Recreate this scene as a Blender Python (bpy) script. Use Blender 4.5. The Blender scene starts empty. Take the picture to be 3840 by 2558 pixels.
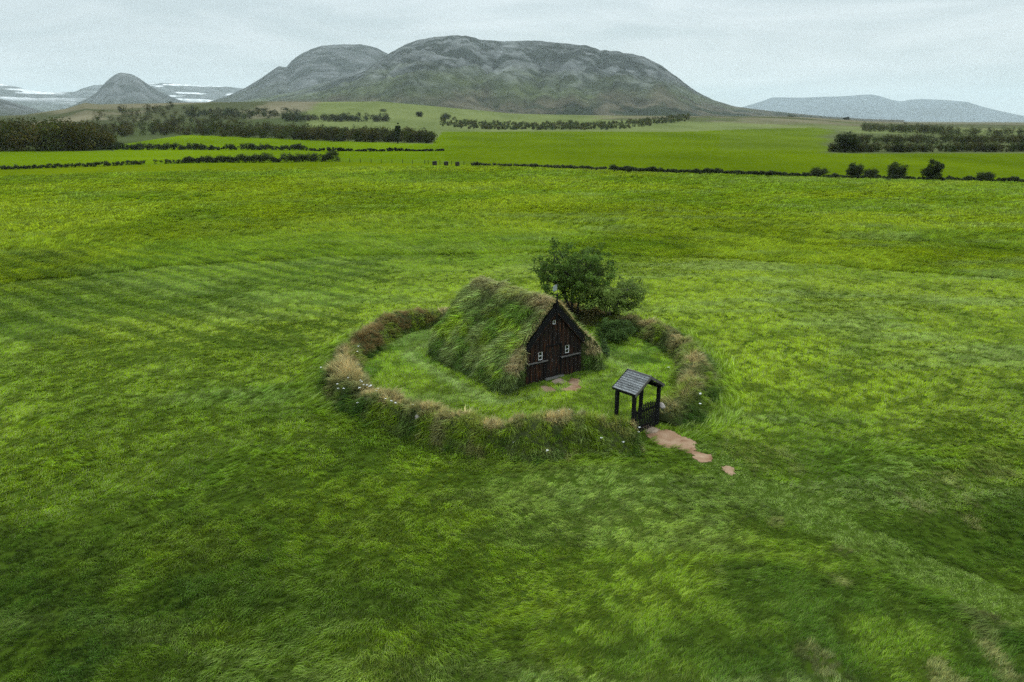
import bpy, math, random
import numpy as np
from mathutils import Vector, Matrix

# ------------------------------------------------------------------ camera, sky, sun, exposure
S = bpy.context.scene
W, HP = 3840.0, 2558.0            # size of the photograph, for turning pixels into directions
FPX, HORIZON, CAMH = 2700.0, 442.0, 12.0
PITCH = math.atan((HP / 2 - HORIZON) / FPX)
SUN_EL, SUN_AZ = math.radians(50), math.radians(22)      # azimuth from +Y, negative = left

cam_d = bpy.data.cameras.new("camera")
cam = bpy.data.objects.new("camera", cam_d)
S.collection.objects.link(cam)
cam.location = (0, 0, CAMH)
cam.rotation_euler = (math.pi / 2 - PITCH, 0, 0)
cam_d.sensor_width = 36.0
cam_d.lens = FPX / W * 36.0
cam_d.clip_start = 0.1
cam_d.clip_end = 90000.0
S.camera = cam

world = bpy.data.worlds.new("World")
S.world = world
world.use_nodes = True
wt = world.node_tree
wt.nodes.clear()
w_out = wt.nodes.new("ShaderNodeOutputWorld")
w_bg = wt.nodes.new("ShaderNodeBackground")
w_sky = wt.nodes.new("ShaderNodeTexSky")
w_sky.sky_type = 'NISHITA'
w_sky.sun_disc = False
w_sky.sun_elevation = SUN_EL
w_sky.sun_rotation = SUN_AZ
w_sky.air_density = 1.0
w_sky.dust_density = 2.0
w_bg.inputs['Strength'].default_value = 0.1


def wnode(t, **kw):
    n = wt.nodes.new(t)
    for k, v in kw.items():
        setattr(n, k, v)
    return n


def wmath(op, a, b=None):
    n = wnode("ShaderNodeMath", operation=op)
    for i, v in enumerate((a, b)):
        if v is None:
            continue
        if isinstance(v, (int, float)):
            n.inputs[i].default_value = v
        else:
            wt.links.new(v, n.inputs[i])
    return n.outputs[0]


# overcast deck: zenith gain raised to brighten the grass, with faint streaks of stratus
tc = wnode("ShaderNodeTexCoord")
sep = wnode("ShaderNodeSeparateXYZ")
wt.links.new(tc.outputs['Generated'], sep.inputs[0])
up = wmath('MAXIMUM', sep.outputs[2], 0.0)
grad = wmath('ADD', wmath('MULTIPLY', wmath('POWER', up, 1.3), 2.8), 1.0)
mp = wnode("ShaderNodeMapping")
mp.inputs['Scale'].default_value = (2.2, 2.2, 13.0)
mp.inputs['Location'].default_value = (1.55, 0.2, 0.25)
wt.links.new(tc.outputs['Generated'], mp.inputs[0])
nz = wnode("ShaderNodeTexNoise")
nz.inputs['Scale'].default_value = 1.6
nz.inputs['Detail'].default_value = 6.0
nz.inputs['Roughness'].default_value = 0.55
nz.inputs['Distortion'].default_value = 0.5
wt.links.new(mp.outputs[0], nz.inputs['Vector'])
rmp = wnode("ShaderNodeValToRGB")
rmp.color_ramp.elements[0].position = 0.36
rmp.color_ramp.elements[0].color = (4.45, 5.15, 5.4, 1)
rmp.color_ramp.elements[1].position = 0.70
rmp.color_ramp.elements[1].color = (6.8, 7.35, 7.6, 1)
wt.links.new(nz.outputs['Fac'], rmp.inputs[0])
vm = wnode("ShaderNodeVectorMath", operation='SCALE')
wt.links.new(rmp.outputs[0], vm.inputs[0])
wt.links.new(grad, vm.inputs['Scale'])
mx = wnode("ShaderNodeMix", data_type='RGBA')
mx.inputs[0].default_value = 0.92
wt.links.new(w_sky.outputs[0], mx.inputs[6])
wt.links.new(vm.outputs[0], mx.inputs[7])
wt.links.new(mx.outputs[2], w_bg.inputs[0])
wt.links.new(w_bg.outputs[0], w_out.inputs[0])

sun_d = bpy.data.lights.new("sun", 'SUN')
sun = bpy.data.objects.new("sun", sun_d)
S.collection.objects.link(sun)
sun_d.energy = 1.5
sun_d.angle = math.radians(11)
sun_d.color = (1.0, 0.965, 0.9)
sdir = Vector((math.sin(SUN_AZ) * math.cos(SUN_EL), math.cos(SUN_AZ) * math.cos(SUN_EL), math.sin(SUN_EL)))
sun.rotation_euler = (-sdir).to_track_quat('-Z', 'Y').to_euler()
sun.location = (0, 0, 60)

S.view_settings.view_transform = 'Standard'
S.view_settings.look = 'None'
S.view_settings.exposure = 0.15
S.view_settings.gamma = 1.0
S.view_settings.use_curve_mapping = False
S.render.engine = 'CYCLES'
cy = S.cycles
cy.max_bounces = 5
cy.diffuse_bounces = 3
cy.glossy_bounces = 2
cy.transmission_bounces = 4
cy.transparent_max_bounces = 4
cy.volume_bounces = 1
cy.use_denoising = False
cy.use_adaptive_sampling = False

# ------------------------------------------------------------------ helpers
rng = np.random.default_rng(7)
random.seed(7)
COL = S.collection


def ray(x, y):
    u = (x - W / 2) / FPX
    v = (HP / 2 - y) / FPX
    c, s = math.cos(PITCH), math.sin(PITCH)
    return np.array([u, c + v * s, -s + v * c])


def at(x, y, z=0.0):
    r = ray(x, y)
    t = (z - CAMH) / r[2]
    return np.array([0, 0, CAMH]) + r * t


def proj(P):
    P = np.asarray(P, float)
    c, s = math.cos(PITCH), math.sin(PITCH)
    dz = P[..., 2] - CAMH
    F = P[..., 1] * c - dz * s
    U = P[..., 1] * s + dz * c
    F = np.where(F > 0.01, F, 0.01)
    return W / 2 + FPX * P[..., 0] / F, HP / 2 - FPX * U / F


TAB = np.random.default_rng(11).random((256, 256))


def vnoise(x, y, seed=0):
    x = np.asarray(x, float) + seed * 13.37
    y = np.asarray(y, float) + seed * 7.77
    ix, iy = np.floor(x).astype(int), np.floor(y).astype(int)
    fx, fy = x - ix, y - iy
    fx = fx * fx * (3 - 2 * fx)
    fy = fy * fy * (3 - 2 * fy)
    a = TAB[ix & 255, iy & 255]
    b = TAB[(ix + 1) & 255, iy & 255]
    c = TAB[ix & 255, (iy + 1) & 255]
    d = TAB[(ix + 1) & 255, (iy + 1) & 255]
    return (a * (1 - fx) + b * fx) * (1 - fy) + (c * (1 - fx) + d * fx) * fy


def fbm(x, y, octaves=4, seed=0, gain=0.5):
    s, a, n = 0.0, 1.0, 0.0
    for o in range(octaves):
        s = s + a * vnoise(x * 2.03 ** o, y * 2.03 ** o, seed + o * 3)
        n += a
        a *= gain
    return s / n


def sstep(a, b, x):
    t = np.clip((np.asarray(x, float) - a) / (b - a), 0, 1)
    return t * t * (3 - 2 * t)


def inpoly(px, py, poly):
    px, py = np.asarray(px, float), np.asarray(py, float)
    r = np.zeros(px.shape, bool)
    n = len(poly)
    for i in range(n):
        x0, y0 = poly[i][0], poly[i][1]
        x1, y1 = poly[(i + 1) % n][0], poly[(i + 1) % n][1]
        if y0 == y1:
            continue
        c = ((y0 > py) != (y1 > py)) & (px < (x1 - x0) * (py - y0) / (y1 - y0) + x0)
        r ^= c
    return r


def mesh_np(name, verts, faces, smooth=False):
    """verts (n,3), faces (m,k) with one k"""
    verts = np.asarray(verts, np.float32)
    faces = np.asarray(faces, np.int32)
    me = bpy.data.meshes.new(name)
    me.vertices.add(len(verts))
    me.vertices.foreach_set('co', verts.ravel())
    m, k = faces.shape
    me.loops.add(m * k)
    me.loops.foreach_set('vertex_index', faces.ravel())
    me.polygons.add(m)
    me.polygons.foreach_set('loop_start', np.arange(0, m * k, k, dtype=np.int32))
    me.polygons.foreach_set('loop_total', np.full(m, k, np.int32))
    me.update(calc_edges=True)
    me.polygons.foreach_set('use_smooth', np.full(m, smooth, bool))
    return me


def set_col(me, name, rgb):
    a = me.attributes.new(name, 'FLOAT_COLOR', 'POINT')
    c = np.ones((len(me.vertices), 4), np.float32)
    c[:, :3] = rgb
    a.data.foreach_set('color', c.ravel())


def link(name, me, mat=None, parent=None, loc=None):
    o = bpy.data.objects.new(name, me)
    COL.objects.link(o)
    if mat is not None:
        me.materials.clear()
        me.materials.append(mat)
    if parent is not None:
        o.parent = parent
    if loc is not None:
        o.location = loc
    return o


def tag(o, label=None, cat=None, group=None, kind=None):
    if label:
        o['label'] = label
    if cat:
        o['category'] = cat
    if group:
        o['group'] = group
    if kind:
        o['kind'] = kind
    return o


def empty(name, loc=(0, 0, 0), rz=0.0):
    o = bpy.data.objects.new(name, None)
    COL.objects.link(o)
    o.location = loc
    o.rotation_euler = (0, 0, rz)
    o.empty_display_size = 0.3
    return o


class MB:
    """collects polygons, then links them as one mesh object"""
    def __init__(s):
        s.v, s.f = [], []

    def poly(s, pts, idx):
        b = len(s.v)
        s.v += [tuple(p) for p in pts]
        s.f += [tuple(b + i for i in q) for q in idx]

    def box(s, x0, x1, y0, y1, z0, z1):
        p = [(x, y, z) for z in (z0, z1) for y in (y0, y1) for x in (x0, x1)]
        s.poly(p, [(0, 2, 3, 1), (4, 5, 7, 6), (0, 1, 5, 4), (2, 6, 7, 3), (0, 4, 6, 2), (1, 3, 7, 5)])
        return s

    def prism(s, outline, y0, y1):
        """outline in x,z; extruded along y"""
        n = len(outline)
        p = [(x, y0, z) for x, z in outline] + [(x, y1, z) for x, z in outline]
        s.poly(p, [tuple(range(n)), tuple(range(2 * n - 1, n - 1, -1))] +
               [(i, n + i, n + (i + 1) % n, (i + 1) % n) for i in range(n)])
        return s

    def tube(s, path, radii, k=6):
        path = [np.array(p, float) for p in path]
        b = len(s.v)
        n = len(path)
        for i, p in enumerate(path):
            d = path[min(i + 1, n - 1)] - path[max(i - 1, 0)]
            d = d / (np.linalg.norm(d) + 1e-9)
            a = np.cross(d, [0, 0, 1.0] if abs(d[2]) < 0.9 else [1.0, 0, 0])
            a /= np.linalg.norm(a)
            c = np.cross(d, a)
            for j in range(k):
                t = 2 * math.pi * j / k
                s.v.append(tuple(p + radii[i] * (a * math.cos(t) + c * math.sin(t))))
        for i in range(n - 1):
            for j in range(k):
                s.f.append((b + i * k + j, b + i * k + (j + 1) % k, b + (i + 1) * k + (j + 1) % k, b + (i + 1) * k + j))
        s.f.append(tuple(b + (n - 1) * k + j for j in range(k)))
        s.f.append(tuple(b + j for j in reversed(range(k))))
        return s

    def mesh(s, name, smooth=False):
        me = bpy.data.meshes.new(name)
        me.from_pydata(s.v, [], s.f)
        me.update()
        if smooth:
            me.polygons.foreach_set('use_smooth', np.ones(len(me.polygons), bool))
        return me

    def build(s, name, mat, parent=None, smooth=False):
        return link(name, s.mesh(name, smooth), mat, parent)


# ------------------------------------------------------------------ materials
class MT:
    def __init__(s, name):
        s.m = bpy.data.materials.new(name)
        s.m.use_nodes = True
        s.t = s.m.node_tree
        s.t.nodes.clear()
        s.out = s.n("ShaderNodeOutputMaterial")

    def n(s, t, **kw):
        x = s.t.nodes.new(t)
        for k, v in kw.items():
            setattr(x, k, v)
        return x

    def l(s, a, b):
        s.t.links.new(a, b)

    def attr(s, name, kind='GEOMETRY'):
        a = s.n("ShaderNodeAttribute")
        a.attribute_name = name
        a.attribute_type = kind
        return a.outputs['Color']

    def noise(s, scale, detail=4, vec=None, rough=0.55, stretch=None, coord='Object', dist=0.0):
        if vec is None:
            c = s.n("ShaderNodeTexCoord")
            vec = c.outputs[coord]
        if stretch:
            mpn = s.n("ShaderNodeMapping")
            mpn.inputs['Scale'].default_value = stretch
            s.l(vec, mpn.inputs[0])
            vec = mpn.outputs[0]
        x = s.n("ShaderNodeTexNoise")
        x.inputs['Scale'].default_value = scale
        x.inputs['Detail'].default_value = detail
        x.inputs['Roughness'].default_value = rough
        x.inputs['Distortion'].default_value = dist
        s.l(vec, x.inputs['Vector'])
        return x.outputs['Fac']

    def ramp(s, fac, stops):
        r = s.n("ShaderNodeValToRGB")
        e = r.color_ramp.elements
        e[0].position, e[0].color = stops[0][0], (*stops[0][1], 1)
        e[1].position, e[1].color = stops[-1][0], (*stops[-1][1], 1)
        for p, c in stops[1:-1]:
            q = e.new(p)
            q.color = (*c, 1)
        s.l(fac, r.inputs[0])
        return r.outputs[0]

    def mix(s, fac, a, b, mode='MIX'):
        x = s.n("ShaderNodeMix", data_type='RGBA', blend_type=mode)
        for i, v in ((0, fac), (6, a), (7, b)):
            if isinstance(v, (int, float)):
                x.inputs[i].default_value = v
            elif isinstance(v, tuple):
                x.inputs[i].default_value = (*v, 1)
            else:
                s.l(v, x.inputs[i])
        return x.outputs[2]

    def bump(s, h, strength=0.5, dist=0.02):
        b = s.n("ShaderNodeBump")
        b.inputs['Strength'].default_value = strength
        b.inputs['Distance'].default_value = dist
        s.l(h, b.inputs['Height'])
        return b.outputs[0]

    def bsdf(s, col, rough=0.8, spec=0.3, normal=None, metal=0.0):
        p = s.n("ShaderNodeBsdfPrincipled")
        if isinstance(col, tuple):
            p.inputs['Base Color'].default_value = (*col, 1)
        else:
            s.l(col, p.inputs['Base Color'])
        if isinstance(rough, (int, float)):
            p.inputs['Roughness'].default_value = rough
        else:
            s.l(rough, p.inputs['Roughness'])
        p.inputs['Specular IOR Level'].default_value = spec
        p.inputs['Metallic'].default_value = metal
        if normal is not None:
            s.l(normal, p.inputs['Normal'])
        return p.outputs[0]

    def done(s, sh):
        s.l(sh, s.out.inputs['Surface'])
        return s.m

    def leafy(s, col, trans=0.38, rough=0.5, spec=0.25):
        p = s.bsdf(col, rough, spec)
        t = s.n("ShaderNodeBsdfTranslucent")
        s.l(col, t.inputs[0])
        m = s.n("ShaderNodeMixShader")
        m.inputs[0].default_value = trans
        s.l(p, m.inputs[1])
        s.l(t.outputs[0], m.inputs[2])
        return s.done(m.outputs[0])


def mat_wood(name, dark, mid, warm, wear=0.62):
    """old tarred boards: near black with warmer streaks where the tar has weathered off"""
    k = MT(name)
    oi = k.n("ShaderNodeObjectInfo")
    c = k.n("ShaderNodeTexCoord")
    add = k.n("ShaderNodeVectorMath", operation='ADD')
    sc = k.n("ShaderNodeVectorMath", operation='SCALE')
    comb = k.n("ShaderNodeCombineXYZ")
    k.l(oi.outputs['Random'], comb.inputs[0])
    k.l(oi.outputs['Random'], comb.inputs[1])
    k.l(comb.outputs[0], sc.inputs[0])
    sc.inputs['Scale'].default_value = 37.0
    k.l(c.outputs['Object'], add.inputs[0])
    k.l(sc.outputs[0], add.inputs[1])
    v = add.outputs[0]
    grain = k.noise(14, 5, v, 0.6, (3.0, 3.0, 0.16))
    patch = k.noise(2.2, 4, v, 0.6, (3.0, 3.0, 0.5))
    g = k.ramp(grain, [(0.32, dark), (0.62, mid)])
    pf = k.ramp(patch, [(wear - 0.06, (0, 0, 0)), (wear + 0.12, (1, 1, 1))])
    warm_c = k.mix(grain, tuple(x * 0.35 for x in warm), warm)
    col = k.mix(pf, g, warm_c)
    return k.done(k.bsdf(col, 0.85, 0.12, k.bump(grain, 0.5, 0.01)))


M = {}
M['tar'] = mat_wood('tarred wood', (0.005, 0.005, 0.0055), (0.022, 0.016, 0.0125), (0.105, 0.042, 0.019), 0.575)
M['tar_black'] = mat_wood('black tarred wood', (0.004, 0.0045, 0.005), (0.010, 0.010, 0.010), (0.03, 0.018, 0.012), 0.70)
M['weathered'] = mat_wood('grey weathered wood', (0.035, 0.033, 0.03), (0.14, 0.135, 0.125), (0.20, 0.17, 0.13), 0.62)


def mat_roofboard():
    k = MT('lichened roof boards')
    oi = k.n("ShaderNodeObjectInfo")
    a = k.noise(5, 4, None, 0.7, (1, 0.35, 1))
    b = k.noise(38, 3, None, 0.7)
    base = k.ramp(a, [(0.35, (0.035, 0.034, 0.036)), (0.65, (0.13, 0.134, 0.14))])
    lich = k.ramp(b, [(0.50, (0, 0, 0)), (0.64, (1, 1, 1))])
    col = k.mix(lich, base, (0.36, 0.40, 0.40))
    val = k.n("ShaderNodeMath", operation='MULTIPLY_ADD')
    k.l(oi.outputs['Random'], val.inputs[0])
    val.inputs[1].default_value = 0.5
    val.inputs[2].default_value = 0.72
    sc = k.n("ShaderNodeVectorMath", operation='SCALE')
    k.l(col, sc.inputs[0])
    k.l(val.outputs[0], sc.inputs['Scale'])
    return k.done(k.bsdf(sc.outputs[0], 0.85, 0.2, k.bump(b, 0.4, 0.01)))


M['roofboard'] = mat_roofboard()
k = MT('white paint')
M['white'] = k.done(k.bsdf(k.ramp(k.noise(20, 3), [(0.3, (0.55, 0.56, 0.56)), (0.7, (0.8, 0.8, 0.78))]), 0.55, 0.4))
k = MT('window glass')
M['glass'] = k.done(k.bsdf((0.006, 0.008, 0.009), 0.12, 0.5))
k = MT('grey metal')
M['metal'] = k.done(k.bsdf((0.30, 0.33, 0.35), 0.55, 0.4, None, 0.3))
k = MT('iron')
M['iron'] = k.done(k.bsdf((0.12, 0.11, 0.10), 0.6, 0.4, None, 0.6))


def mat_soil():
    k = MT('trodden red soil')
    a = k.noise(1.6, 5, None, 0.6)
    b = k.noise(30, 4, None, 0.7)
    col = k.ramp(a, [(0.30, (0.13, 0.055, 0.030)), (0.43, (0.25, 0.155, 0.095)), (0.7, (0.36, 0.26, 0.175))])
    col = k.mix(0.5, col, k.ramp(b, [(0.3, (0.35, 0.33, 0.3)), (0.7, (1, 1, 1))]), 'MULTIPLY')
    return k.done(k.bsdf(col, 0.95, 0.1, k.bump(b, 0.7, 0.02)))


M['soil'] = mat_soil()
k = MT('flagstone')
M['flag'] = k.done(k.bsdf(k.ramp(k.noise(9, 5), [(0.3, (0.20, 0.15, 0.105)), (0.7, (0.31, 0.24, 0.18))]), 0.9, 0.15,
                          k.bump(k.noise(40, 4), 0.4, 0.01)))
k = MT('pale boulder')
M['stone'] = k.done(k.bsdf(k.ramp(k.noise(11, 5), [(0.3, (0.20, 0.18, 0.16)), (0.7, (0.42, 0.38, 0.35))]), 0.9, 0.2,
                           k.bump(k.noise(25, 4), 0.5, 0.02)))
k = MT('bark')
M['bark'] = k.done(k.bsdf(k.ramp(k.noise(8, 5, None, 0.6, (3, 3, 0.5)), [(0.3, (0.012, 0.011, 0.009)), (0.7, (0.055, 0.048, 0.04))]), 0.95, 0.1))
k = MT('pale bark')
M['pale_bark'] = k.done(k.bsdf(k.ramp(k.noise(8, 5, None, 0.6, (3, 3, 0.5)), [(0.3, (0.05, 0.048, 0.042)), (0.7, (0.17, 0.165, 0.15))]), 0.95, 0.1))
k = MT('leaves')
M['leaf'] = k.leafy(k.attr('col'), 0.32, 0.6, 0.05)
k = MT('grass blades')
gt = k.attr('tint', 'INSTANCER')
gl = k.n("ShaderNodeRGBToBW")
k.l(gt, gl.inputs[0])
gp = k.n("ShaderNodeVectorMath", operation='SCALE')       # withered pale blades among the green ones
gp.inputs[0].default_value = (1.22, 1.32, 0.62)
k.l(gl.outputs[0], gp.inputs['Scale'])
M['grass'] = k.leafy(k.mix(k.attr('pale'), k.mix(1.0, gt, k.attr('col'), 'MULTIPLY'), gp.outputs[0]), 0.36, 0.7, 0.03)
k = MT('turf')
tn = k.noise(3.0, 6, None, 0.65)
M['turf'] = k.done(k.bsdf(k.mix(tn, (0.022, 0.03, 0.010), (0.05, 0.062, 0.02)), 0.95, 0.05, k.bump(tn, 0.8, 0.1)))
k = MT('dark bale wrap')
M['bale'] = k.done(k.bsdf(k.ramp(k.noise(2.5, 4), [(0.3, (0.010, 0.011, 0.009)), (0.7, (0.035, 0.03, 0.022))]), 0.8, 0.2))
k = MT('white petals')
M['petal'] = k.done(k.bsdf((0.8, 0.82, 0.82), 0.6, 0.2))
k = MT('flower stem')
M['stem'] = k.done(k.bsdf((0.05, 0.09, 0.02), 0.7, 0.2))


def mat_ground():
    k = MT('fields')
    c = k.attr('cover')
    g = k.n("ShaderNodeNewGeometry")
    a = k.noise(0.02, 6, g.outputs['Position'], 0.6, (1, 0.35, 1))
    b = k.noise(0.35, 5, g.outputs['Position'], 0.65, (1, 0.5, 1))
    d = k.noise(2.5, 3, g.outputs['Position'], 0.6)
    col = k.mix(0.8, c, k.ramp(a, [(0.3, (0.66, 0.7, 0.6)), (0.7, (1.25, 1.2, 1.2))]), 'MULTIPLY')
    col = k.mix(0.5, col, k.ramp(b, [(0.3, (0.6, 0.66, 0.6)), (0.7, (1.3, 1.25, 1.3))]), 'MULTIPLY')
    return k.done(k.bsdf(col, 1.0, 0.0, k.bump(d, 0.35, 0.25)))


M['ground'] = mat_ground()


def mat_mountain():
    k = MT('mountain')
    c = k.attr('cover')
    g = k.n("ShaderNodeNewGeometry")
    a = k.noise(0.012, 8, g.outputs['Position'], 0.65)
    b = k.noise(0.05, 5, g.outputs['Position'], 0.7)
    col = k.mix(0.9, c, k.ramp(a, [(0.36, (0.4, 0.44, 0.40)), (0.64, (1.5, 1.45, 1.45))]), 'MULTIPLY')
    return k.done(k.bsdf(col, 0.95, 0.05, k.bump(b, 0.9, 18.0)))


M['mountain'] = mat_mountain()

# ------------------------------------------------------------------ ring geometry and ground height
RING_PX = [(2376, 1570), (2293, 1575), (2139, 1580), (2000, 1592), (1862, 1592), (1752, 1580), (1669, 1565), (1586, 1545),
           (1509, 1520), (1437, 1490), (1350, 1445), (1285, 1390), (1297, 1310), (1364, 1258), (1425, 1215), (1502, 1187),
           (1578, 1172), (1655, 1165)]
RING_PX2 = [(2205, 1160), (2385, 1192), (2447, 1210), (2510, 1240), (2560, 1275), (2595, 1320), (2605, 1370), (2598, 1420),
            (2575, 1465), (2530, 1500), (2492, 1518)]
ring_pts = [at(x, y, 0.8)[:2] for x, y in RING_PX] + [np.array([-1.2, 43.9]), np.array([2.0, 43.9])] + \
           [at(x, y, 0.8)[:2] for x, y in RING_PX2]


def spline(pts, step):
    pts = np.array(pts)
    n = len(pts)
    out = []
    for i in range(n - 1):
        p0, p1, p2, p3 = pts[max(i - 1, 0)], pts[i], pts[i + 1], pts[min(i + 2, n - 1)]
        for t in np.linspace(0, 1, 24, endpoint=False):
            out.append(0.5 * ((2 * p1) + (-p0 + p2) * t + (2 * p0 - 5 * p1 + 4 * p2 - p3) * t * t + (-p0 + 3 * p1 - 3 * p2 + p3) * t ** 3))
    out.append(pts[-1])
    out = np.array(out)
    d = np.r_[0, np.cumsum(np.linalg.norm(np.diff(out, axis=0), axis=1))]
    s = np.linspace(0, d[-1], int(d[-1] / step) + 1)
    return np.c_[np.interp(s, d, out[:, 0]), np.interp(s, d, out[:, 1])]


RING = spline(ring_pts, 0.14)
RC = RING.mean(0)


def ring_dist(x, y):
    """distance to the ring's crest line"""
    x, y = np.asarray(x, float), np.asarray(y, float)
    d = np.full(x.shape, 99.0)
    near = np.hypot(x - RC[0], y - RC[1]) < 16
    if near.any():
        P = np.c_[x[near], y[near]]
        R2 = RING[::3]
        dd = np.full(len(P), 99.0)
        for i in range(0, len(P), 4000):
            q = P[i:i + 4000]
            dd[i:i + 4000] = np.sqrt(((q[:, None, :] - R2[None]) ** 2).sum(-1)).min(1)
        d[near] = dd
    return d


# skyline of the rising land in front of the mountains: photo x -> photo y of its crest
CREST = np.array([(-1400, 441), (0, 441), (250, 436), (400, 418), (466, 400), (520, 404), (640, 400), (900, 395), (1200, 392), (1468, 388),
                  (1705, 410), (1914, 428), (2270, 432), (2600, 436), (2900, 440), (3300, 443), (3840, 446), (5200, 446)], float)


def ground_z(x, y):
    x, y = np.asarray(x, float), np.asarray(y, float)
    r = np.hypot(x, y)
    near = 0.34 * (fbm(x / 9.0, y / 9.0, 3, 5) - 0.5) * sstep(2.0, 8.0, np.abs(np.hypot(x - RC[0], y - RC[1]) - 0) - 9.5)
    hum = sstep(0.8, 3.5, np.hypot(x - RC[0], y - RC[1]) - 10.2) * (1 - sstep(60, 110, r))
    near = near + 0.20 * (fbm(x / 1.5, y / 1.5, 3, 77) - 0.5) * hum
    near = near * (1 - 0.5 * sstep(300, 900, r))
    px = W / 2 + FPX * x / np.where(y > 1, y, 1) * 0.955
    yc = np.interp(px, CREST[:, 0], CREST[:, 1])
    hc = np.maximum((HORIZON - yc) / FPX * 1250 * 1.03 + CAMH, 9.0)
    hc = hc - 9.0 * sstep(2800, 3400, px)
    rise = sstep(560, 1250, r) * hc * (y > 1)
    bumps = 5.0 * (fbm(x / 160.0, y / 160.0, 4, 9) - 0.5) * sstep(650, 1100, r) * sstep(0, 400, y) * (1 - sstep(2900, 3300, px) * 0.8)
    far = -np.maximum(r - 1300, 0) * 0.004
    return near + rise + bumps + np.where(y > 1, far, 0)


# ------------------------------------------------------------------ ground sheet with its fields
C_MEADOW = np.array((0.096, 0.135, 0.003))
C_STRIP = np.array((0.090, 0.142, 0.003))
C_MID = np.array((0.076, 0.115, 0.003))
C_PALE = np.array((0.125, 0.150, 0.055))
C_MOOR = np.array((0.125, 0.115, 0.075))
C_SCRUB = np.array((0.035, 0.05, 0.018))
C_ROUGH = np.array((0.10, 0.115, 0.05))


def build_ground():
    az = np.unique(np.r_[np.linspace(-180, -42, 36), np.arange(-42, 42.01, 0.13), np.linspace(42, 180, 36)])
    az = np.radians(az[:-1])
    r = [0.5]
    while r[-1] < 32000:
        r.append(r[-1] * 1.021 + 0.02)
    r = np.array(r)
    A, R = np.meshgrid(az, r)
    X, Y = np.sin(A) * R, np.cos(A) * R
    Z = ground_z(X, Y)
    n, m = len(r), len(az)
    V = np.c_[X.ravel(), Y.ravel(), Z.ravel()]
    i, j = np.meshgrid(np.arange(n - 1), np.arange(m), indexing='ij')
    j2 = (j + 1) % m
    F = np.c_[(i * m + j).ravel(), (i * m + j2).ravel(), ((i + 1) * m + j2).ravel(), ((i + 1) * m + j).ravel()][:, ::-1]
    V = np.r_[V, [[0, 0, 0]]]
    me = mesh_np('ground', V, F, True)
    x, y = V[:, 0], V[:, 1]
    px, py = proj(V)
    rr = np.hypot(x, y)
    wob = (fbm(x / 40, y / 40, 3, 21) - 0.5)
    c = np.tile(C_MEADOW, (len(V), 1))

    def put(mask, col, w=1.0):
        c[mask] = c[mask] * (1 - w) + col * w
    front = y > 1
    thatch = (1 - sstep(60, 130, rr))[:, None]
    c[:] = c * (1 - thatch) + np.array((0.040, 0.068, 0.008)) * thatch
    # beyond the fence line the mown fields
    fence_y = np.interp(px, [0, 1265, 1700, 2300, 3000, 3840], [628, 606, 618, 634, 660, 684])
    put((py < fence_y) & front, C_STRIP)
    wm = (sstep(-130, 130, px - 1660 - 120 * wob) * ((py < fence_y) & front))[:, None]
    c[:] = c * (1 - wm) + C_MID * wm
    put((py < 566 + 6 * wob) & (px > 2700) & (px < 3110) & front, C_MID * 0.86 + C_PALE * 0.12)
    wr = sstep(-40, 40, px - 3105 - 90 * wob - 40 * (fbm(x / 14, y / 14, 3, 23) - 0.5)) * sstep(-3, 3, 576 + 10 * wob - py) * front
    c[:] = c * (1 - wr[:, None]) + (C_ROUGH * 0.75 + C_SCRUB * 0.25) * wr[:, None]
    put((py < 566) & (px < 430) & front, C_SCRUB)
    edge = np.interp(px, [0, 430, 700, 1240, 1620, 1660, 2580, 2760, 3060, 3230, 3840], [566, 545, 505, 528, 540, 494, 494, 486, 478, 500, 503])
    put((py < edge) & front, C_PALE * 0.9 + C_SCRUB * 0.1)
    put((py < edge) & (px < 1150) & front, C_ROUGH * 0.3 + C_SCRUB * 0.7)
    # pale hay field on the slope, brown moor left and right of it
    moor_y = np.interp(px, [0, 430, 860, 1150, 1300, 2300, 2800, 3150, 3400, 3840], [520, 470, 452, 420, 330, 446, 462, 470, 480, 486])
    ff = sstep(-14, 14, (moor_y - py) + 34 * wob + 20 * (fbm(x / 90, y / 22, 4, 31) - 0.5))
    ff = np.where(front & (py < edge + 4), ff, 0)[:, None]
    moor = C_MOOR * (0.75 + 0.55 * fbm(x / 120, y / 120, 4, 44))[:, None]
    sc = sstep(0.5, 0.62, fbm(x / 70, y / 120, 4, 47))[:, None]
    moor = moor * (1 - 0.7 * sc) + C_SCRUB * 0.7 * sc
    c[:] = c * (1 - ff) + moor * ff
    # the mown strips of the middle field
    st = (rr > 150) & (py < fence_y) & (py > edge)
    band = 0.92 + 0.16 * vnoise(py / 7.0, px / 900.0, 3)
    c[st] *= band[st][:, None]
    set_col(me, 'cover', c)
    o = link('ground', me, M['ground'])
    tag(o, kind='structure')
    return o


build_ground()


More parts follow.
